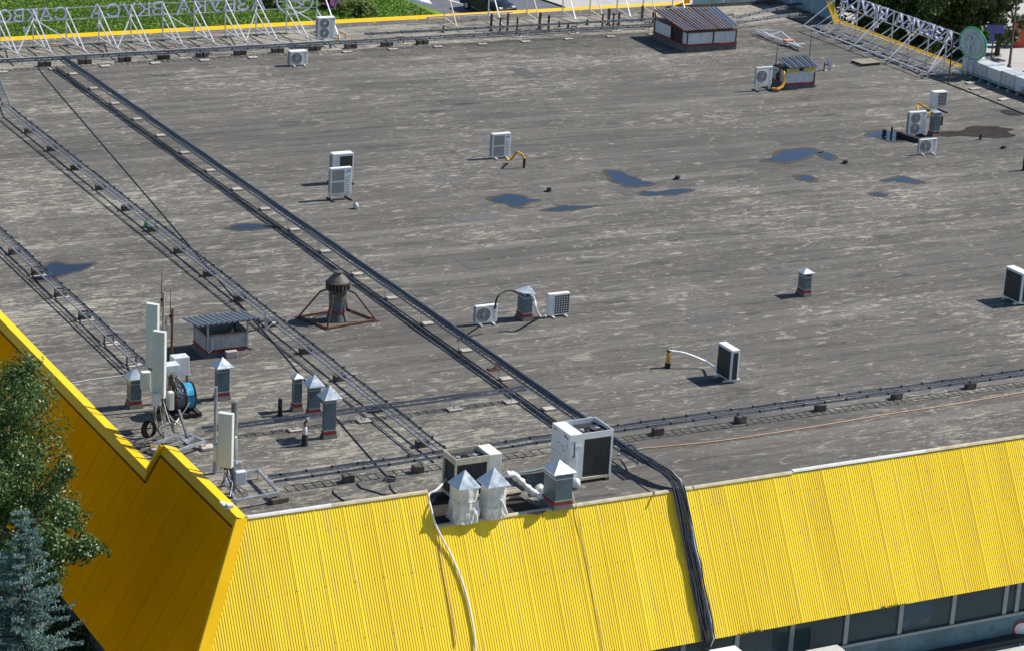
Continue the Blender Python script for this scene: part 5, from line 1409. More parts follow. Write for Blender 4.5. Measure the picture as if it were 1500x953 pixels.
# ================================================================ MASTS AND ANTENNAS, front left corner
def panel(o, c, w_, d_, h, rz):
    """panel antenna, c = bottom centre (world)"""
    m_ = MB(); bm = bmesh.new()
    n = 10; prof = []
    for k in range(n+1):
        a = pi*k/n; prof.append((-w_/2*cos(a), -d_*.5-d_*.5*sin(a)**.6*.55))
    prof += [(w_/2, d_/2), (-w_/2, d_/2)]
    q = Matrix.Rotation(rz, 3, 'Z'); P_ = [q@Vector((x_, y_, 0))+Vector(c) for x_, y_ in prof]
    k = len(P_); vs = [Vector((p.x, p.y, c[2])) for p in P_]+[Vector((p.x, p.y, c[2]+h)) for p in P_]
    m_.add(vs, [tuple(range(k)), tuple(range(2*k-1, k-1, -1))]+[(i, (i+1) % k, k+(i+1) % k, k+i) for i in range(k)])
    pn = m_.build('panel_antenna', 'antenna', o)
    m_ = MB()
    for i in range(5):
        p = q@Vector((-w_*.3+w_*.15*i, 0, 0))+Vector(c); m_.tube([p, p-Vector((0, 0, .10))], .022, 6)
    m_.build('connector', 'steel_dark', pn)
    return pn
B1 = W(240, 651)
a1 = thing('antenna_mast', (B1.x, B1.y, 0), 'steel mast with two tall pale panel antennas behind the yellow parapet', 'antenna', world=True)
bx, by = B1.x, B1.y
MB().tube([(bx, by, .02), (bx, by, 3.7)], .055, 10).build('mast', 'galv', a1)
def zof(px, py, x_, y_): return solve(lambda t: proj((x_, y_, t))[1], py, -.5, 8)
z0p, z1p = zof(0, 577, bx, by), zof(0, 481, bx, by)
q45 = R(-45)
pc_ = ony(233.5, 530, by-.16); panel(a1, (pc_.x, by-.16, z0p), .40, .13, z1p-z0p, q45)
B2 = W(227, 626)
MB().tube([(B2.x, B2.y, .02), (B2.x, B2.y, 3.2)], .05, 10).build('mast', 'galv', a1)
z2a, z2b = zof(0, 535, B2.x, B2.y), zof(0, 442.5, B2.x, B2.y)
pc_ = ony(223.5, 480, B2.y-.1); panel(a1, (pc_.x, B2.y-.1, z2a), .40, .13, z2b-z2a, q45)
for z_ in (z0p+.25, z1p-.3):
    MB().bar((bx-.02, by, z_), (bx-.1, by-.2, z_), .07, .09).build('clamp', 'steel_dark', a1)
# equipment boxes
for px, py, Yo, sz, mt, nm in ((213, 556, .2, (.28, .22, .55), 'antenna', 'radio_unit'), (250, 586, -.1, (.16, .2, .58), 'antenna', 'radio_unit'), (229, 584, -.25, (.26, .16, .4), 'antenna', 'radio_unit'), (263, 534, 1.2, (.52, .4, .62), 'box_grey', 'radio_cabinet'), (247, 537, .8, (.6, .4, .22), 'box_grey', 'radio_unit')):
    p = ony(px, py, by+Yo); MB().cbox(p, sz, .02).build(nm, mt, a1)
# base frame of grating beams
fr_pts = [(222, 650), (252, 662), (300, 646), (272, 634)]
wp = [W(x_, y_, .25) for x_, y_ in fr_pts]
for i in range(4): MB().bar(wp[i], wp[(i+1) % 4], .08, .08).build('base_beam', 'galv', a1)
MB().bar(wp[0].lerp(wp[1], .5), wp[2].lerp(wp[3], .5), .08).build('base_beam', 'galv', a1)
MB().bar(W(237, 627, 1.0), W(277, 647, .3), .08, .1).build('stay', 'galv', a1)
MB().bar(W(262, 600, .9), W(275, 640, .3), .07, .1).build('stay', 'steel_dark', a1)
for p in wp: MB().bar((p.x, p.y, .03), (p.x, p.y, .22), .06).build('leg', 'galv', a1)
for p in (wp[0], wp[1], wp[2]):
    solo('paving_slab', MB().cbox((0, 0, .06), (.5, .36, .09), .01), 'paver', (p.x+.1, p.y-.03, 0), 'stack of pale slabs under the foot of the antenna mast frame', 'slab', 'slabs under the mast frame', world=False)
rg = random.Random(31)
for k in range(16):
    p = ony(rg.uniform(226, 242), rg.uniform(577, 590), by-.1); 
    q_ = W(rg.uniform(215, 275), rg.uniform(620, 650), rg.uniform(.1, .5)); m0 = p.lerp(q_, .5)+Vector((rg.uniform(-.25, .25), rg.uniform(-.2, .2), -.25))
    pts_ = [p, p.lerp(m0, .5)-Vector((0, 0, .08)), m0, m0.lerp(q_, .6), q_]
    MB().tube(pts_, .014, 5).build('cable', 'cable_white' if k in (3, 9, 12) else 'rubber', a1)
for k in range(14):
    p = ony(rg.uniform(240, 262), rg.uniform(545, 560), by+rg.uniform(.5, 1.2)); q_ = p+Vector((rg.uniform(-.1, .5), rg.uniform(-.4, .2), rg.uniform(-.75, -.3)))
    m0 = p.lerp(q_, .5)+Vector((rg.uniform(-.15, .15), rg.uniform(-.15, .15), -.15)); MB().tube([p, p.lerp(m0, .6), m0, m0.lerp(q_, .5), q_], .018, 5).build('cable', 'rubber', a1)
for pa_, pb_, mt in (((250, 545, 1.4), (279, 571, .75), 'galv'), ((236, 540, 1.5), (262, 545, 1.35), 'steel_dark'), ((273, 532, 1.3), (274, 560, .7), 'steel_dark'), ((259, 552, 1.1), (268, 566, .8), 'wood')):
    MB().bar(W(*pa_), W(*pb_), .07).build('strut', mt, a1)
# hanging coil
cc = ony(216, 628, by-.05)
m_ = MB()
for k in range(5): m_.ring(cc+Vector((.02*k, -.03*k, .01*k)), .28-.01*k, .025, 'Y', 26, rx=.19-.008*k)
m_.build('cable_coil', 'rubber', a1)
# rusty poles with whips behind
for px, pb, pt, wt, mt, lb in ((237, 600, 428, 399, 'wood', 'pale rusty pole with tall whip behind the panel antennas'), (250, 590, 452, 424, 'rust', 'rust-red pole with whip behind the panel antennas'), (241, 590, 462, 422, 'galv', 'grey steel pole with whip between rusty poles')):
    b = W(px, pb); h = zof(0, pt, b.x, b.y); hw = zof(0, wt, b.x, b.y)
    o = thing('antenna_pole', (b.x, b.y, 0), lb, 'antenna', world=True)
    MB().tube([(b.x, b.y, .02), (b.x+.02, b.y, h)], .045, 8).build('pole', mt, o)
    MB().tube([(b.x-.05, b.y, h-.5), (b.x-.05, b.y, h), (b.x-.05, b.y, hw)], [.016, .014, .008], 5).build('whip', 'rubber', o)
    MB().box((b.x-.02, b.y, h-.25), (.12, .07, .07)).build('clamp', 'rubber', o)
# fan drum on a pallet
cy = 73.05; zc = .62; r_ = .41; xa = 27.05
o = thing('fan_drum', (27.6, cy, 0), 'blue and rust-stained metal fan drum lying on its side on a pallet', 'fan', world=True)
def xlathe(prof, n=26):
    m_ = MB(); vs = []
    for xx, rr in prof:
        for k in range(n):
            a = 2*pi*k/n; vs.append((xx, cy+rr*cos(a), zc+rr*sin(a)))
    m_.add(vs, [(j*n+k, j*n+(k+1) % n, (j+1)*n+(k+1) % n, (j+1)*n+k) for j in range(len(prof)-1) for k in range(n)])
    m_.f.append(tuple(range(n))); m_.f.append(tuple((len(prof)-1)*n+k for k in range(n))); return m_
xlathe([(xa, r_*.82), (xa+.12, r_*.9), (xa+.2, r_*.95)]).build('inlet_cone', 'galv', o, True)
xlathe([(xa+.2, r_*1.04), (xa+.25, r_*1.04), (xa+.27, r_*.98), (xa+.42, r_*.98), (xa+.44, r_*1.05), (xa+.5, r_*1.05)]).build('rusty_ring', 'rust', o, True)
xlathe([(xa+.5, r_*.97), (xa+.78, r_*.97)]).build('drum_body', 'galv_shaft', o, True)
xlathe([(xa+.78, r_), (xa+1.12, r_)]).build('blue_section', 'blue_drum', o, True)
for xx in (xa+.79, xa+1.11):
    m_ = MB(); m_.ring((xx, cy, zc), r_*1.03, .022, 'X', 28); m_.build('hoop', 'rubber', o)
m_ = MB(); m_.bar((xa+.8, cy-r_*.98, zc+.12), (xa+1.1, cy-r_*.98, zc+.12), .03); m_.build('strap', 'rubber', o)
MB().tube([W(278, 588, .7), W(271, 600, .45), W(262, 612, .2), W(255, 622, .1)], .016, 6).build('cable', 'cable_white', o)
o = thing('pallet', (27.75, cy, 0), 'dark rotten wooden pallet under the blue fan drum', 'pallet', world=True)
for k in range(5): MB().box((27.25+.25*k, cy-.02, .17), (.14, .95, .03)).build('board', 'wood_dark', o)
for k in (-.4, 0, .4): MB().box((27.75, cy+k, .085), (1.2, .09, .12)).build('bearer', 'wood_dark', o)
# second mast
B3 = W(339, 729)
a2 = thing('antenna_mast', (B3.x, B3.y, 0), 'short mast with a single cream panel antenna by the front corner', 'antenna', world=True)
MB().tube([(B3.x, B3.y, .02), (B3.x, B3.y, 3.0)], .06, 10).build('mast', 'steel_dark', a2)
za, zb_ = zof(0, 678, B3.x, B3.y), zof(0, 600, B3.x, B3.y)
pc_ = ony(331, 640, B3.y-.14); panel(a2, (pc_.x, B3.y-.14, za), .44, .15, zb_-za, R(-42))
for px, py, sz, mt, nm in ((351, 699, (.36, .2, .42), 'box_grey', 'radio_unit'), (345, 648, (.09, .09, .4), 'antenna', 'radio_unit'), (345, 680, (.3, .2, .2), 'galv', 'bracket_box'), (316, 663, (.12, .1, .5), 'antenna', 'radio_unit')):
    MB().cbox(ony(px, py, B3.y+.05), sz, .018).build(nm, mt, a2)
MB().bar((B3.x-.1, B3.y-.1, za+.2), (B3.x+.25, B3.y+.05, za-.05), .05).build('bracket', 'galv', a2)
for k in range(12):
    p = ony(rg.uniform(324, 340), 680, B3.y-.1); q_ = W(rg.uniform(318, 365), rg.uniform(712, 730), rg.uniform(.1, .5))
    m0 = p.lerp(q_, .5)+Vector((rg.uniform(-.2, .2), rg.uniform(-.1, .1), -.15))
    MB().tube([p, p.lerp(m0, .5), m0, m0.lerp(q_, .5), q_], .013, 5).build('cable', 'box_grey' if k % 4 == 0 else 'rubber', a2)
fp = [W(345, 733, .3), W(409, 721, .3), W(378, 688, .3), W(330, 698, .3)]
for i in range(4): MB().bar(fp[i], fp[(i+1) % 4], .07, .09).build('base_beam', 'galv', a2)
for p in fp: MB().bar((p.x, p.y, .03), (p.x, p.y, .27), .05).build('leg', 'galv', a2)
b = W(314, 693); h = zof(0, 566, b.x, b.y)
solo('steel_pole', MB().tube([(b.x, b.y, .02), (b.x, b.y, h)], .05, 10).box((b.x, b.y, h*.36), (.14, .14, .08)).tube([(b.x+.06, b.y-.05, .1), (b.x+.10, b.y-.05, h*.34)], .02, 6), 'tray_steel', b, 'bare grey steel pole left of the single cream panel antenna', 'pole')
b = W(341.5, 650); b = Vector((B3.x+.22, B3.y+.3, 0)); 
solo('steel_pole', MB().tube([(b.x, b.y, .02), (b.x, b.y, zof(0, 587, b.x, b.y))], .055, 10), 'galv', b, 'short galvanised pole behind the single cream panel antenna', 'pole')
# white fitting on the coping corner
p = Vector((X0+.35, 63.0, H0+.02))
solo('floodlight', MB().box((0, 0, .06), (.14, .5, .06)).box((.06, -.2, .11), (.16, .22, .1)), 'white_flashing', (X0+C60/S60*H0-.05, 63.35, H0+.05), 'white bent sheet fitting on the corner of yellow parapet', 'fitting', world=False)

# ================================================================ DEFLECTOR, PIPES, SMALL THINGS
c = Vector((36.36, 80.15, 0))
o = thing('roof_deflector', c, 'dark round chimney deflector inside a rusty pyramid frame', 'chimney')
MB().lathe([(.40, .015), (.34, .2), (.30, .32)], n=24).build('base_upstand', 'felt_upstand', o, True)
MB().lathe([(.318, .32), (.318, .37)], n=24).build('red_band', 'red_band', o)
MB().lathe([(.30, .37), (.30, .78)], n=24).build('lower_pipe', 'galv_shaft', o, True)
MB().lathe([(.315, .78), (.315, 1.12)], n=24).build('upper_pipe', 'soot_steel', o, True)
MB().lathe([(.36, 1.12), (.43, 1.14), (.43, 1.16)], n=28).build('collar', 'soot_steel', o, True)
m_ = MB(); m_.lathe([(.36, 1.16), (.36, 1.40)], n=28); dr = m_.build('louvre_drum', 'rubber', o)
for k in range(20):
    a = 2*pi*k/20; MB().box((.405*cos(a), .405*sin(a), 1.28), (.06, .035, .24), rz=a+.5).build('louvre', 'soot_steel', dr)
MB().lathe([(.44, 1.39), (.44, 1.43), (.40, 1.45)], n=28).build('rim', 'rust_dark', o, True)
MB().lathe([(.40, 1.45), (.30, 1.58), (.17, 1.70), (.15, 1.74)], n=28).build('cone', 'soot_steel', o, True)
MB().lathe([(.15, 1.74), (.17, 1.76), (.17, 1.80), (.06, 1.82)], n=20).build('top_cap', 'soot_steel', o, True)
cor = [Vector((35.15, 80.75, .06)), Vector((35.6, 79.25, .06)), Vector((37.6, 79.55, .06)), Vector((37.15, 81.0, .06))]
o = thing('support_frame', c, 'rusty pyramid steel frame bracing the round chimney deflector', 'frame', world=True)
for i in range(4):
    MB().bar(cor[i], cor[(i+1) % 4], .06).build('base_beam', 'rust', o)
    d = (cor[i]-c); d.z = 0; d.normalize(); k_ = c+d*.62+Vector((0, 0, 1.02)); t_ = c+d*.36+Vector((0, 0, 1.12))
    MB().bar(cor[i], k_, .055).build('leg', 'rust', o); MB().bar(k_, t_, .055).build('arm', 'rust_dark', o)
    MB().box(cor[i]-Vector((0, 0, .03)), (.2, .2, .03)).build('foot_plate', 'rust_dark', o)
# short black drain pipes
for px, py, lb, hh, rr in ((804, 281, 'short black drain pipe above the broad blue puddle', .14, .10), (992, 263, 'short black drain pipe right of the wedge-shaped puddle', .12, .11), (1238, 240, 'short black drain pipe by the satellite puddle', .13, .11), (1470, 218, 'low black drain cap on the right-hand felt', .10, .11), (1436, 205, 'black capped stub pipe by the dark damp patch', .24, .06),
                           (1295, 200, 'wide black pot pipe in the puddle near the twin-fan unit', .30, .1), (1305.5, 200, 'slim black pipe in the puddle near the twin-fan unit', .42, .05), (1379, 184, 'slim black pipe right of the red-banded vent', .42, .05), (410, 608, 'black stub pipe with red ring before the tray', .55, .07), (1500, 250, 'tall dark pipe at the right edge of the roof', .75, .09)):
    p = W(px, py)
    solo('drain_pipe', MB().lathe([(rr*1.7, .012), (rr*1.5, .03), (rr, .05), (rr, hh), (rr*1.06, hh+.005), (rr*1.06, hh+.03), (rr*.5, hh+.035)], (0, 0, 0), 14), 'rubber', p, lb, 'pipe', world=False)
p = W(410, 600); 
for px, py, lb in ((215, 333, 'small green bottle lying under the second cable tray'), (521, 306, 'small green and white ball on felt by the mesh-fronted unit')):
    p = W(px, py); solo('litter', MB().lathe([(.02, .02), (.10, .03), (.13, .10), (.11, .19), (.05, .25), (.03, .27)], (0, 0, 0), 12), 'green_acrylic' if px < 300 else 'logo_back', p, lb, 'litter', world=False, smooth=True)
p = W(446, 652)
o = thing('standpipe', p, 'dark standpipe with rusty valve and white wrap near vent row', 'pipe')
MB().lathe([(.12, .012), (.11, .05), (.09, .35), (.09, .38)], n=12).build('lower_pipe', 'rubber', o, True)
MB().lathe([(.07, .38), (.075, .6), (.06, .62)], n=12).build('wrapped_pipe', 'box_grey', o, True)
MB().tube([(0, 0, .62), (-.02, 0, .75), (.04, 0, .82), (.09, 0, .86)], .04, 8).build('valve', 'rust', o)
MB().tube([(.06, 0, .85), (.14, 0, .92)], .05, 8).build('foil_end', 'foil', o)
# foam pipes
def lag(pts, r, lb, m='foam_yellow', cat='pipe', nm='foam_pipe'):
    pts = [Vector(p) for p in pts]; out = []
    for i in range(len(pts)-1):           # smooth through the points
        p0 = pts[max(i-1, 0)]; p1 = pts[i]; p2 = pts[i+1]; p3 = pts[min(i+2, len(pts)-1)]
        for k in range(6):
            t = k/6; out.append(.5*((2*p1)+(p2-p0)*t+(2*p0-5*p1+4*p2-p3)*t*t+(3*p1-p0-3*p2+p3)*t**3))
    out.append(pts[-1])
    c_ = out[-1]
    return solo(nm, MB().tube(out, r, 8), m, (c_.x, c_.y, 0), lb, cat, smooth=True)
B = W(767.5, 246)
lag([W(742, 234, .2), W(747, 234, .16), W(752, 230, .30), ony(757, 223.5, B.y+.1), ony(764, 226, B.y), ony(768, 233, B.y)], .05, 'yellow foam pipe curving from the mesh-grille unit')
solo('pipe_sleeve', MB().tube([B, (B.x, B.y, zof(0, 232, B.x, B.y))], .065, 8), 'rust_dark', B, 'dark pipe sleeve at the end of the yellow foam pipe', 'pipe')
B = W(978, 537.5); h = zof(0, 513.5, B.x, B.y)
o = thing('pipe_post', B, 'yellow pipe post with black foot beside finned-back unit', 'pipe')
MB().tube([(0, 0, .16), (0, 0, h)], .075, 10).build('yellow_sleeve', 'foam_yellow', o); MB().lathe([(.13, .012), (.1, .05), (.1, .17)], n=12).build('foot', 'rubber', o); MB().lathe([(.085, h-.02), (.085, h+.03)], n=12).build('cap', 'rubber', o)
e1 = W(1049, 540, .35)
lag([B+Vector((0, 0, h)), ony(988, 514.5, B.y-.05), ony(1003, 517, B.y-.2), ony(1022, 524, B.y-.4), ony(1037, 531, B.y-.6), e1], .045, 'white wrapped pipe arching from yellow post to finned-back unit', 'foil')
V7 = W(762, 455, .9)
lag([W(725, 452, .62), ony(728, 437, 76.6), ony(737, 428, 76.8), ony(750, 426, 76.9), ony(760, 431, 77)], .035, 'black cable arch from single-fan unit to the dented vent', 'rubber', 'cable', 'cable_arch')
lag([ony(779, 432, 77.0), ony(783, 440, 77.0), ony(785, 452, 76.9), W(791, 463, .1), W(800, 462, .12)], .05, 'white wrapped pipe from the dented vent to egg-crate unit', 'foil')
lag([W(1345, 163, .25), ony(1343, 155, 100.2), ony(1347, 151.5, 100.2), ony(1353, 156, 100.1), ony(1358, 158, 100)], .055, 'arched yellow foam pipe left of the slatted unit')
lag([W(1355, 167, .2), W(1361, 166, .22), W(1368, 164, .25)], .07, 'straight yellow foam pipe behind the thin-capped vent')
lag([W(438, 57, .3), ony(442, 51, 119), ony(446, 49, 119)], .0, 'x') if False else None
pa = W(496, 57, .3); lag([W(490, 56, .5), W(497, 57, .5), ony(497, 51, pa.y), ony(501, 48, pa.y), ony(505.5, 50, pa.y), ony(506.5, 57, pa.y)], .045, 'tan foam-lagged pipe loop right of raised twin-fan unit', 'cable_tan')
# black beam by the right-hand group of units
a, b = W(1315, 197, .1), W(1347, 207, .1)
solo('black_duct', MB().bar((a.x, a.y, .13), (b.x, b.y, .13), .22, .2), 'rubber', (a.x, a.y, 0), 'black square duct on felt running under the twin-fan unit', 'duct')
# thin wire across the roof to a coil
Pn = [W(56, 100, .03), W(72, 120, .03), W(120, 176, .03), W(180, 246, .03), W(235, 310, .03), W(270, 351, .03), W(330, 421, .03), W(400, 500, .03), W(450, 560, .03), W(500, 620, .03), W(560, 689, .03), W(568, 697, .03)]
lag(Pn, .018, 'thin black wire lying slantwise across the roof from rear sign to a coil', 'cable', 'wire', 'black_wire')
c = W(571, 703); solo('cable_coil', MB().ring((c.x, c.y, .05), .17, .018, 'Z', 24).ring((c.x+.02, c.y+.02, .08), .15, .018, 'Z', 24), 'cable', c, 'small loose coil of black wire near the front edge', 'cable')
lag([W(571, 708, .03), W(574, 716, .03), W(580, 722, .03)], .018, 'loose tail of black wire at the front edge', 'cable', 'cable', 'black_cable')
lag([W(523, 706, .04), W(530, 714, .03), W(545, 718, .03), W(560, 723, .03), W(570, 724, .03)], .02, 'black cable snaking from a block to the front edge', 'cable', 'cable', 'black_cable')
lag([W(488, 716, .03), W(489, 721, .03), W(497, 728, .03), W(507, 734, .03)], .02, 'short black cable on felt left of the coil', 'cable', 'cable', 'black_cable')
lag([W(940, 656, .03), W(985, 652, .03), W(1060, 644, .03), W(1180, 626, .03), W(1300, 606, .03), W(1400, 591, .03), W(1520, 570, .03)], .02, 'long tan cable lying along the front of the roof', 'cable_tan', 'cable', 'tan_cable')
lag([W(60, 553, .03), W(93, 559, .03), W(105, 560, .03), W(130, 556, .03), W(160, 552, .03), W(184, 549, .03)], .013, 'white cable lying on felt from the left parapet to shaded vent', 'cable_white', 'cable', 'white_cable')
lag([W(160, 630, .04), W(185, 640, .03), W(205, 640, .03), W(225, 638, .04)], .02, 'white cable lying on felt behind the coping step', 'cable_white', 'cable', 'white_cable')
# white hose over the fascia
def onslope(px, py, off=.06):
    """point on the front slope plane"""
    d = ray(px, py); p0 = Vector((0, Y0, 0))+nF*off
    t = (p0-CAM).dot(nF)/d.dot(nF); return CAM+d*t
hp = [W(655, 700, .55), W(640, 716, .75), ony(628, 724, 62.75), onslope(631, 742, .12), onslope(640, 772, .12), onslope(662, 815), onslope(680, 860), onslope(690, 900), onslope(695, 930), onslope(697, 965)]
lag(hp, .032, 'white hose hanging in a curve down the yellow fascia', 'cable_white', 'hose', 'white_hose')
lag([onslope(641, 776, .05), onslope(650, 830, .05), onslope(662, 900, .05), onslope(668, 945, .05)], .016, 'thin tan wire hanging straight down beside white hose', 'cable_tan', 'wire', 'hanging_wire')
lag([W(838, 720, .2), W(842, 735, .05), onslope(846, 744, .08), onslope(853, 790, .04), onslope(868, 860, .04), onslope(884, 955, .04)], .012, 'thin pale wire down the fascia from the square vent', 'edge_flashing', 'wire', 'hanging_wire')
for pl, lb in (([W(735, 693, .05), W(770, 690, .05), W(800, 684, .05)], 'thin green hose on felt between the chillers'), ([W(905, 665, .05), W(920, 661, .05), W(940, 656, .05)], 'thin pale green hose beside the large chiller'), ([W(632, 722, .05), W(645, 720, .05), W(658, 718, .05)], 'short green hose behind the wrapped vent')):
    lag(pl, .02, lb, 'teal_parapet', 'hose', 'green_hose')
lag([W(898, 640, .9), W(905, 652, .5), W(925, 652, .42), W(940, 668, .46), W(955, 682, .5), W(985, 702, .5)], .028, 'thick black cable looping from large chiller to the cable drop', 'cable', 'cable', 'black_cable')
p = W(748, 722); o = thing('pallet', p, 'small weathered wooden pallet piece behind wrapped vents', 'pallet')
for k in range(3): MB().box((0, -.15+.15*k, .09), (.55, .12, .03)).build('board', 'wood', o)
MB().box((-.2, 0, .045), (.08, .42, .06)).build('bearer', 'wood_dark', o); MB().box((.2, 0, .045), (.08, .42, .06)).build('bearer', 'wood_dark', o)
p = W(1268, 94); o = thing('pallet', p, 'weathered wooden pallet lying near the right sign frame', 'pallet', rz=.05)
for k in range(7): MB().box((-.56+.187*k, .0, .15), (.13, 1.0, .025)).build('board', 'wood', o)
for k in (-.42, 0, .42): MB().box((0, k, .08), (1.2, .09, .115)).build('bearer', 'wood_dark', o)
# scrap of sign truss lying on the roof
pA, pB, pC, pD = W(1106, 46, .25), W(1176, 71, .2), W(1144, 47, .3), W(1117, 45, .3)
o = thing('scrap_truss', W(1140, 62), 'dismantled white metal truss lying flat behind the small shed', 'scrap metal', world=True)
for a, b, r_ in ((pA, pB, .07), (pA+Vector((.3, .6, 0)), pB+Vector((.1, .5, 0)), .06), (pC, pB+Vector((0, .3, 0)), .07), (pD, pC, .05), (W(1125, 52, .25), pC, .06), (W(1115, 44, .25), W(1135, 56, .2), .05), (W(1106, 48, .12), W(1172, 72, .1), .06)):
    MB().bar(a, b, r_).build('tube', 'steel_tube', o)
MB().cbox(W(1155, 59, .3), (.55, .4, .05), .01).build('red_sheet', 'tar_pale', o)
MB().box(W(1158, 66, .1), (.6, .15, .06)).build('slab', 'white_flashing', o); MB().box(W(1174, 65, .15), (.45, .1, .05)).build('slab', 'white_flashing', o)
# dark clutter at the far right corner
for px, py, s_, lb, mt in ((1180, 10, .9, 'dark blue barrel-shaped tank in the far roof corner', 'poster_blue'), (1205, 22, .7, 'dark box of scrap in the far roof corner', 'rubber')):
    p = W(px, py)
    solo('tank', MB().lathe([(s_*.4, .012), (s_*.42, .05), (s_*.42, s_), (s_*.3, s_*1.1), (.05, s_*1.12)], (0, 0, 0), 18), mt, p, lb, 'tank', world=False, smooth=True)

# ================================================================ TREES, STREET
def leafcloud(cl, n, size, seed, flat=0.0):
    """cl: list of (centre, radius)"""
    rg = random.Random(seed); vs = []; fs = []
    tot = sum(r_**2 for _, r_ in cl)
    for c_, r_ in cl:
        k = int(n*r_**2/tot)
        for _ in range(k):
            d = Vector((rg.gauss(0, 1), rg.gauss(0, 1), rg.gauss(0, 1))).normalized()
            p = c_+d*r_*(rg.random()**.45)
            nn = (d*.6+Vector((rg.gauss(0, .7), rg.gauss(0, .7), rg.gauss(0, .7)+.5))).normalized()
            t_ = nn.cross(Vector((rg.gauss(0, 1), rg.gauss(0, 1), rg.gauss(0, 1)))).normalized(); b_ = nn.cross(t_)
            s_ = size*rg.uniform(.6, 1.35); o_ = len(vs)
            vs += [tuple(p-t_*s_), tuple(p+b_*s_*.55+nn*s_*.12), tuple(p+t_*s_), tuple(p-b_*s_*.55+nn*s_*.12)]
            fs.append((o_, o_+1, o_+2, o_+3))
    return vs, fs
def tree(name, label, base, cc, R_, n, size, seed, m, group=None, clumps=60, cat='tree', squash=1.15, skirt=.45):
    base = Vector(base); cc = Vector(cc); rg = random.Random(seed)
    o = thing(name, base, label, cat, group, world=True)
    cl = []
    m_ = MB(); top = cc+Vector((0, 0, R_*squash*.7))
    m_.tube([base, base.lerp(cc, .5)+Vector((.15, .1, 0)), cc, top], [R_*.07, R_*.055, R_*.035, .02], 8)
    for i in range(clumps):
        d = Vector((rg.gauss(0, 1), rg.gauss(0, 1), rg.gauss(0, 1))).normalized()
        t = rg.random()**.4
        p = cc+Vector((d.x*R_*t, d.y*R_*t, d.z*R_*squash*t))
        r_ = R_*rg.uniform(.13, .27)
        cl.append((p, r_))
        if i % 3 == 0:
            st = base.lerp(cc, rg.uniform(.6, 1.0)); m_.tube([st, st.lerp(p, .5)+Vector((0, 0, -.1)), p], [.07, .045, .015], 5)
        # twig sprays beyond the outline
        if t > .75 and i % 2 == 0:
            for k in range(3):
                q = p+Vector((d.x+rg.uniform(-.3, .3), d.y+rg.uniform(-.3, .3), d.z*.6+rg.uniform(-.3, .2)))*R_*.085*(k+1); cl.append((q, R_*(.10-.02*k)))
    m_.build('trunk', 'bark', o, True)
    vs, fs = leafcloud(cl, n, size, seed+1)
    me = bpy.data.meshes.new('crown'); me.from_pydata([(v[0]-base.x, v[1]-base.y, v[2]-base.z) for v in vs], [], fs); me.materials.append(M[m]); link('crown', me, o)
    return o
# big tree by the left fascia
tc_ = onx(-40, 695, 19.3)
tree('broadleaf_tree', 'tall leafy green tree against the orange side fascia', (tc_.x-.6, tc_.y-.3, GZ), tc_, 3.0, 60000, .052, 5, 'leaf_green', clumps=150, squash=1.18)
tc2 = onx(52, 775, 20.3)
tree('broadleaf_tree', 'lower leafy tree behind the blue spruce', (tc2.x-.4, tc2.y, GZ), tc2, 1.75, 13000, .058, 15, 'leaf_green', clumps=55)
# blue spruce
def spruce(label, tip, H, Rb, seed):
    tip = Vector(tip); base = Vector((tip.x, tip.y, tip.z-H)); rg = random.Random(seed)
    o = thing('blue_spruce', base, label, 'tree', world=True)
    MB().tube([base, base.lerp(tip, .6), tip], [.16, .09, .015], 8).build('trunk', 'bark', o)
    vs = []; fs = []
    def needle(p, d, s_):
        sd = d.cross(Vector((rg.gauss(0, 1), rg.gauss(0, 1), rg.gauss(0, 1)))).normalized()*s_*.16
        o_ = len(vs); vs.extend([tuple(p-sd), tuple(p+d*s_*.5-sd*1.3), tuple(p+d*s_), tuple(p+d*s_*.5+sd*1.3), tuple(p+sd)]); fs.append((o_, o_+1, o_+2, o_+3, o_+4))
    br = MB(); z_ = .12
    vis = min(H, 7.5)
    while z_ < vis:
        rad = Rb*(z_/vis)**.8+.1; nb = int(5+6*z_/vis)
        for k in range(nb):
            a = rg.uniform(0, 2*pi); ln = rad*rg.uniform(.7, 1.15)
            d = Vector((cos(a), sin(a), rg.uniform(-.15, .25)-.25*z_/vis)).normalized()
            p0 = tip-Vector((0, 0, z_)); p1 = p0+d*ln+Vector((0, 0, .12*ln))
            br.tube([p0, p0.lerp(p1, .5)-Vector((0, 0, .05*ln)), p1], [.025, .016, .006], 4)
            nt_ = int(6+ln*11)
            for j in range(nt_):
                t = (j+.5)/nt_; p = p0.lerp(p1, t)-Vector((0, 0, .05*ln*4*t*(1-t)))
                for sgn in (-1, 1):
                    sd = Vector((-d.y, d.x, 0))*sgn
                    tw = (d*.8+sd*rg.uniform(.5, 1.0)+Vector((0, 0, rg.uniform(-.2, .45)))).normalized(); tl = (.10+.26*(1-t)*min(1, ln))*rg.uniform(.6, 1.1)
                    m2 = int(4+tl*26)
                    for q in range(m2):
                        pp = p+tw*tl*q/m2
                        needle(pp, (tw*.6+Vector((rg.gauss(0, .6), rg.gauss(0, .6), rg.gauss(0, .5)+.3))).normalized(), rg.uniform(.05, .085))
        z_ += .20+.05*rg.random()
    br.build('branches', 'bark', o)
    me = bpy.data.meshes.new('needles'); me.from_pydata([(v[0]-base.x, v[1]-base.y, v[2]-base.z) for v in vs], [], fs); me.materials.append(M['needle_blue']); link('needles', me, o)
st_ = onx(31, 748, 17.6)
spruce('pale blue spruce in front of the leafy tree', st_, st_.z-GZ, 2.5, 3)
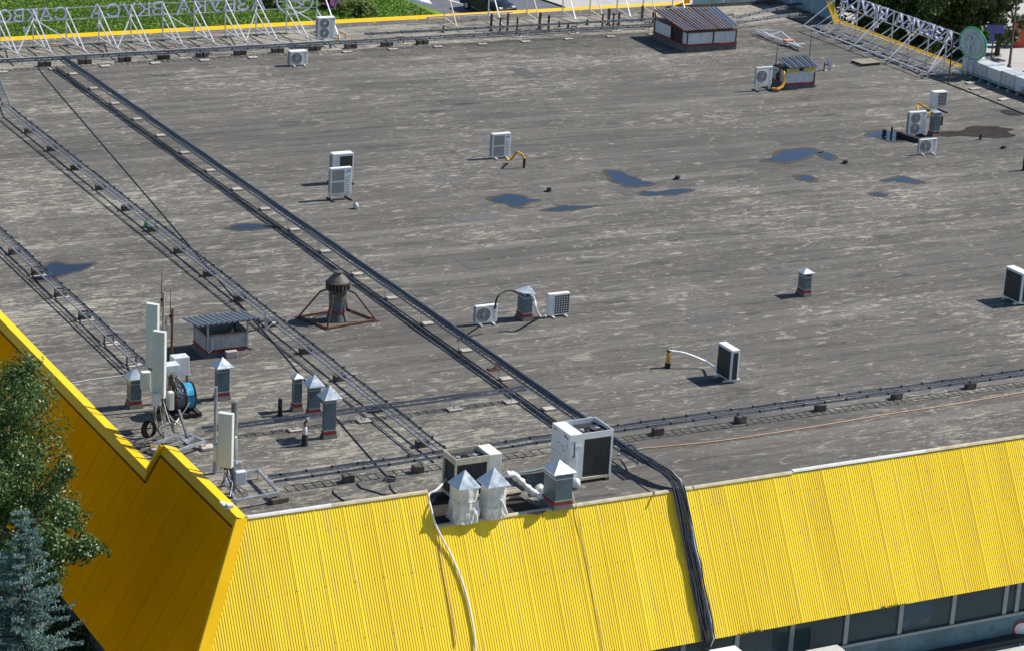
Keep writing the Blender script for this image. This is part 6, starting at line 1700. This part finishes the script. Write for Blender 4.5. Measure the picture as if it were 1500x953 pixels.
for i, (px, py, R_) in enumerate(((120, 905, 1.5), (60, 880, 1.6), (150, 945, 1.3), (100, 960, 1.6))):
    c_ = W(px, py, -7.6); tree('shrub', 'dark shrub in the shade below the orange fascia', (c_.x, c_.y, GZ), c_, R_, 3000, .08, 90+i, 'leaf_dark', 'shrubs below the orange fascia', clumps=30, cat='shrub')
# trees beyond the right sign
for i, (px, py, z_, R_, m, lb) in enumerate(((1275, -4, -5.6, 3.8, 'leaf_dark', 'dark tree behind the far end of the right sign'), (1325, 14, -6.0, 3.5, 'leaf_dark', 'dark tree behind the middle of the right lettering'), (1375, 20, -5.9, 3.6, 'leaf_dark', 'dark dense tree left of the round green sign'), (1416, -3, -4.9, 2.6, 'leaf_dark', 'dark tree behind the round green sign'), (1470, -4, -4.7, 2.7, 'leaf_pale', 'pale thin tree beside the lamp post'))):
    c_ = W(px, py, z_); tree('street_tree', lb, (c_.x, c_.y, GZ), c_, R_, 15000 if i < 4 else 6000, .17, 40+i, m, 'trees beyond the right sign', clumps=90)
for i, (px, py, lb) in enumerate(((1312, 42, 'brownish shrub under the right lettering'), (1345, 47, 'low shrub beside the plaza'))):
    c_ = W(px, py, GZ+.7); tree('shrub', lb, (c_.x, c_.y, GZ), c_, 1.1, 900, .12, 60+i, 'grass_tuft', clumps=16, cat='shrub')
for i, (px, py, R_, m, lb) in enumerate(((478, 3, 1.3, 'leaf_dark', 'dark green shrub on the lawn behind raised unit'), (505, 7, 1.5, 'grass_tuft', 'pale long-grass clump with purple flower'), (528, 14, 1.0, 'grass_tuft', 'low long-grass clump on the lawn edge'), (393, 2, .9, 'leaf_dark', 'small dark shrub behind the oval logo'))):
    c_ = W(px, py, GZ+.5); o = tree('shrub', lb, (c_.x, c_.y, GZ), c_, R_, 1600, .10, 70+i, m, clumps=22, cat='shrub', squash=.7)
    if i == 1:
        m_ = MB(); q = W(487, 4, GZ+1.3); rg = random.Random(2)
        for _ in range(14): m_.box(q+Vector((rg.gauss(0, .2), rg.gauss(0, .2), rg.gauss(0, .15))), (.12, .12, .1), rz=rg.random())
        m_.build('flower', 'flower', o)
# grass tufts over the lawn in view
rg = random.Random(77); vs = []; fs = []
for _ in range(40000):
    px, py = rg.uniform(-20, 640), rg.uniform(-14, 58)
    c_ = W(px, py, GZ+.06)
    if c_.x > 82 or c_.y < 131: continue
    h = rg.uniform(.05, .14); a = rg.uniform(0, 6.28); d = Vector((cos(a), sin(a), 0))*.07; l_ = Vector((rg.gauss(0, .06), rg.gauss(0, .06), h)); o_ = len(vs)
    vs += [tuple(c_-d), tuple(c_+d), tuple(c_+l_)]; fs.append((o_, o_+1, o_+2))
me = bpy.data.meshes.new('grass'); me.from_pydata(vs, [], fs)
leafmat('grass_blade', (0.07, 0.165, 0.012), (0.17, 0.30, 0.03), (0.34, 0.36, 0.12), .7); me.materials.append(M['grass_blade'])
o = link('grass', me); tag(o, 'bright green mown grass beyond the rear parapet', 'grass', kind='stuff')
# parked car
cpos = W(714, 18, GZ); hd = math.atan2(-.97, .24)
o = thing('parked_car', (cpos.x, cpos.y, GZ+.01), 'dark hatchback car on the road beyond the rear parapet', 'car', rz=hd)
prof = [(-2.15, .35), (-2.2, .75), (-2.05, 1.0), (-1.9, 1.02), (-1.35, 1.42), (-.3, 1.48), (.5, 1.40), (1.2, .98), (1.95, .82), (2.2, .62), (2.22, .35)]
m_ = MB(); n = len(prof)
for y_, k_ in ((-.86, 1.0), (-.78, 1.0), (.78, 1.0), (.86, 1.0)):
    for x_, z_ in prof:
        inn = .12 if z_ > 1.1 else 0
        m_.v.append((x_, (abs(y_)-inn-(.0 if abs(y_) > .8 else -.06))*(1 if y_ > 0 else -1), z_ if abs(y_) < .8 else z_*.985))
for j in range(3):
    for i in range(n): m_.f.append((j*n+i, j*n+(i+1) % n, (j+1)*n+(i+1) % n, (j+1)*n+i))
m_.f.append(tuple(range(n))); m_.f.append(tuple(3*n+i for i in reversed(range(n))))
m_.build('body', 'car_paint', o, True)
m_ = MB(); m_.slabq([(.56, -.66, 1.395), (.56, .66, 1.395), (1.16, .74, 1.015), (1.16, -.74, 1.015)], (.5, 0, .8), -.012); m_.build('windscreen', 'car_glass', o)
m_ = MB(); m_.slabq([(-1.40, -.64, 1.41), (-1.40, .64, 1.41), (-1.86, .7, 1.05), (-1.86, -.7, 1.05)], (-.6, 0, .8), -.012); m_.build('rear_window', 'car_glass', o)
for s_ in (-1, 1):
    for xa, xb in ((-1.25, -.35), (-.28, .62)):
        m_ = MB(); m_.slabq([(xa, s_*.775, 1.37), (xb-.12, s_*.775, 1.37), (xb+.1, s_*.865, 1.02), (xa-.1, s_*.865, 1.02)], (0, s_, .3), -.01); m_.build('side_window', 'car_glass', o)
    for xx in (-1.35, 1.35):
        m_ = MB(); m_.disc((xx, s_*.80, .32), .32, 'Y', .2, 20); wh = m_.build('wheel', 'tyre', o)
        MB().disc((xx, s_*.905, .32), .2, 'Y', .015, 16).build('rim', 'alloy', wh)
    MB().cbox((2.08, s_*.62, .70), (.2, .32, .14), .03).build('headlight', 'lamp_lens', o)
    MB().cbox((-2.13, s_*.66, .82), (.1, .25, .16), .03).build('tail_light', 'red_band', o)
    MB().cbox((.75, s_*.98, 1.02), (.14, .2, .12), .03).build('mirror', 'car_paint', o)
# plaza: lamp post, sign post, red kiosk, dark board
p = W(1478, 101, GZ)
o = thing('lamp_post', p, 'tall grey lamp post on the plaza by the red kiosk', 'lamp post')
MB().tube([(0, 0, 0), (0, 0, 1.0), (0, 0, 9.0)], [.11, .09, .06], 10).build('pole', 'steel_dark', o); MB().lathe([(.16, 0), (.16, .25), (.11, .3)], n=12).build('base', 'steel_dark', o)
MB().tube([(0, 0, 8.9), (-.3, -.2, 9.2), (-.9, -.5, 9.3)], .04, 6).build('arm', 'steel_dark', o); MB().cbox((-1.1, -.6, 9.28), (.6, .25, .12), .03).build('lamp_head', 'box_grey', o)
p = W(1451, 93, GZ)
o = thing('road_sign', p, 'blue road signs on a grey post beside the round green sign', 'sign', rz=R(-25))
MB().tube([(0, 0, 0), (0, 0, 2.9)], .05, 8).build('post', 'steel_dark', o); MB().box((.05, -.06, 2.45), (1.25, .03, .6)).build('sign_plate', 'sign_blue', o); MB().box((-.25, -.06, 1.75), (.6, .03, .6)).build('sign_plate', 'sign_blue', o)
p = W(1487, 72, GZ)
o = thing('kiosk', p, 'tall red kiosk panel on the plaza', 'kiosk', rz=R(-20))
MB().cbox((.5, .4, 1.1), (1.3, .8, 2.2), .04).build('body', 'kiosk_red', o); MB().box((.5, .4, 2.26), (1.4, .9, .08)).build('roof', 'steel_dark', o); MB().box((.5, -.02, 1.3), (.9, .02, 1.2)).build('panel', 'kiosk_red', o)
p = W(1462, 66, GZ)
o = thing('notice_board', p, 'low dark teal board beside the red kiosk', 'board', rz=R(-20))
MB().box((0, 0, .75), (2.0, .08, .8)).build('board', 'board_teal', o); MB().box((-.2, -.05, .85), (.9, .02, .4)).build('picture', 'blue_drum', o)
for s_ in (-.9, .9): MB().box((s_, 0, .4), (.07, .06, .8)).build('leg', 'steel_dark', o)
# round sign on a post by the right end of the ledge
p = W(1497, 921, -6.05)
o = thing('traffic_sign', (p.x, p.y, GZ), 'round red-rimmed traffic sign below the window band', 'sign', rz=R(-28))
MB().tube([(0, .04, 0), (0, .04, 3.0)], .04, 8).build('post', 'tray_steel', o); MB().disc((0, 0, 2.95), .3, 'Y', .02, 28).build('plate', 'sign_white', o); MB().ring((0, -.012, 2.95), .27, .035, 'Y', 28, m=4).build('rim', 'kiosk_red', o)
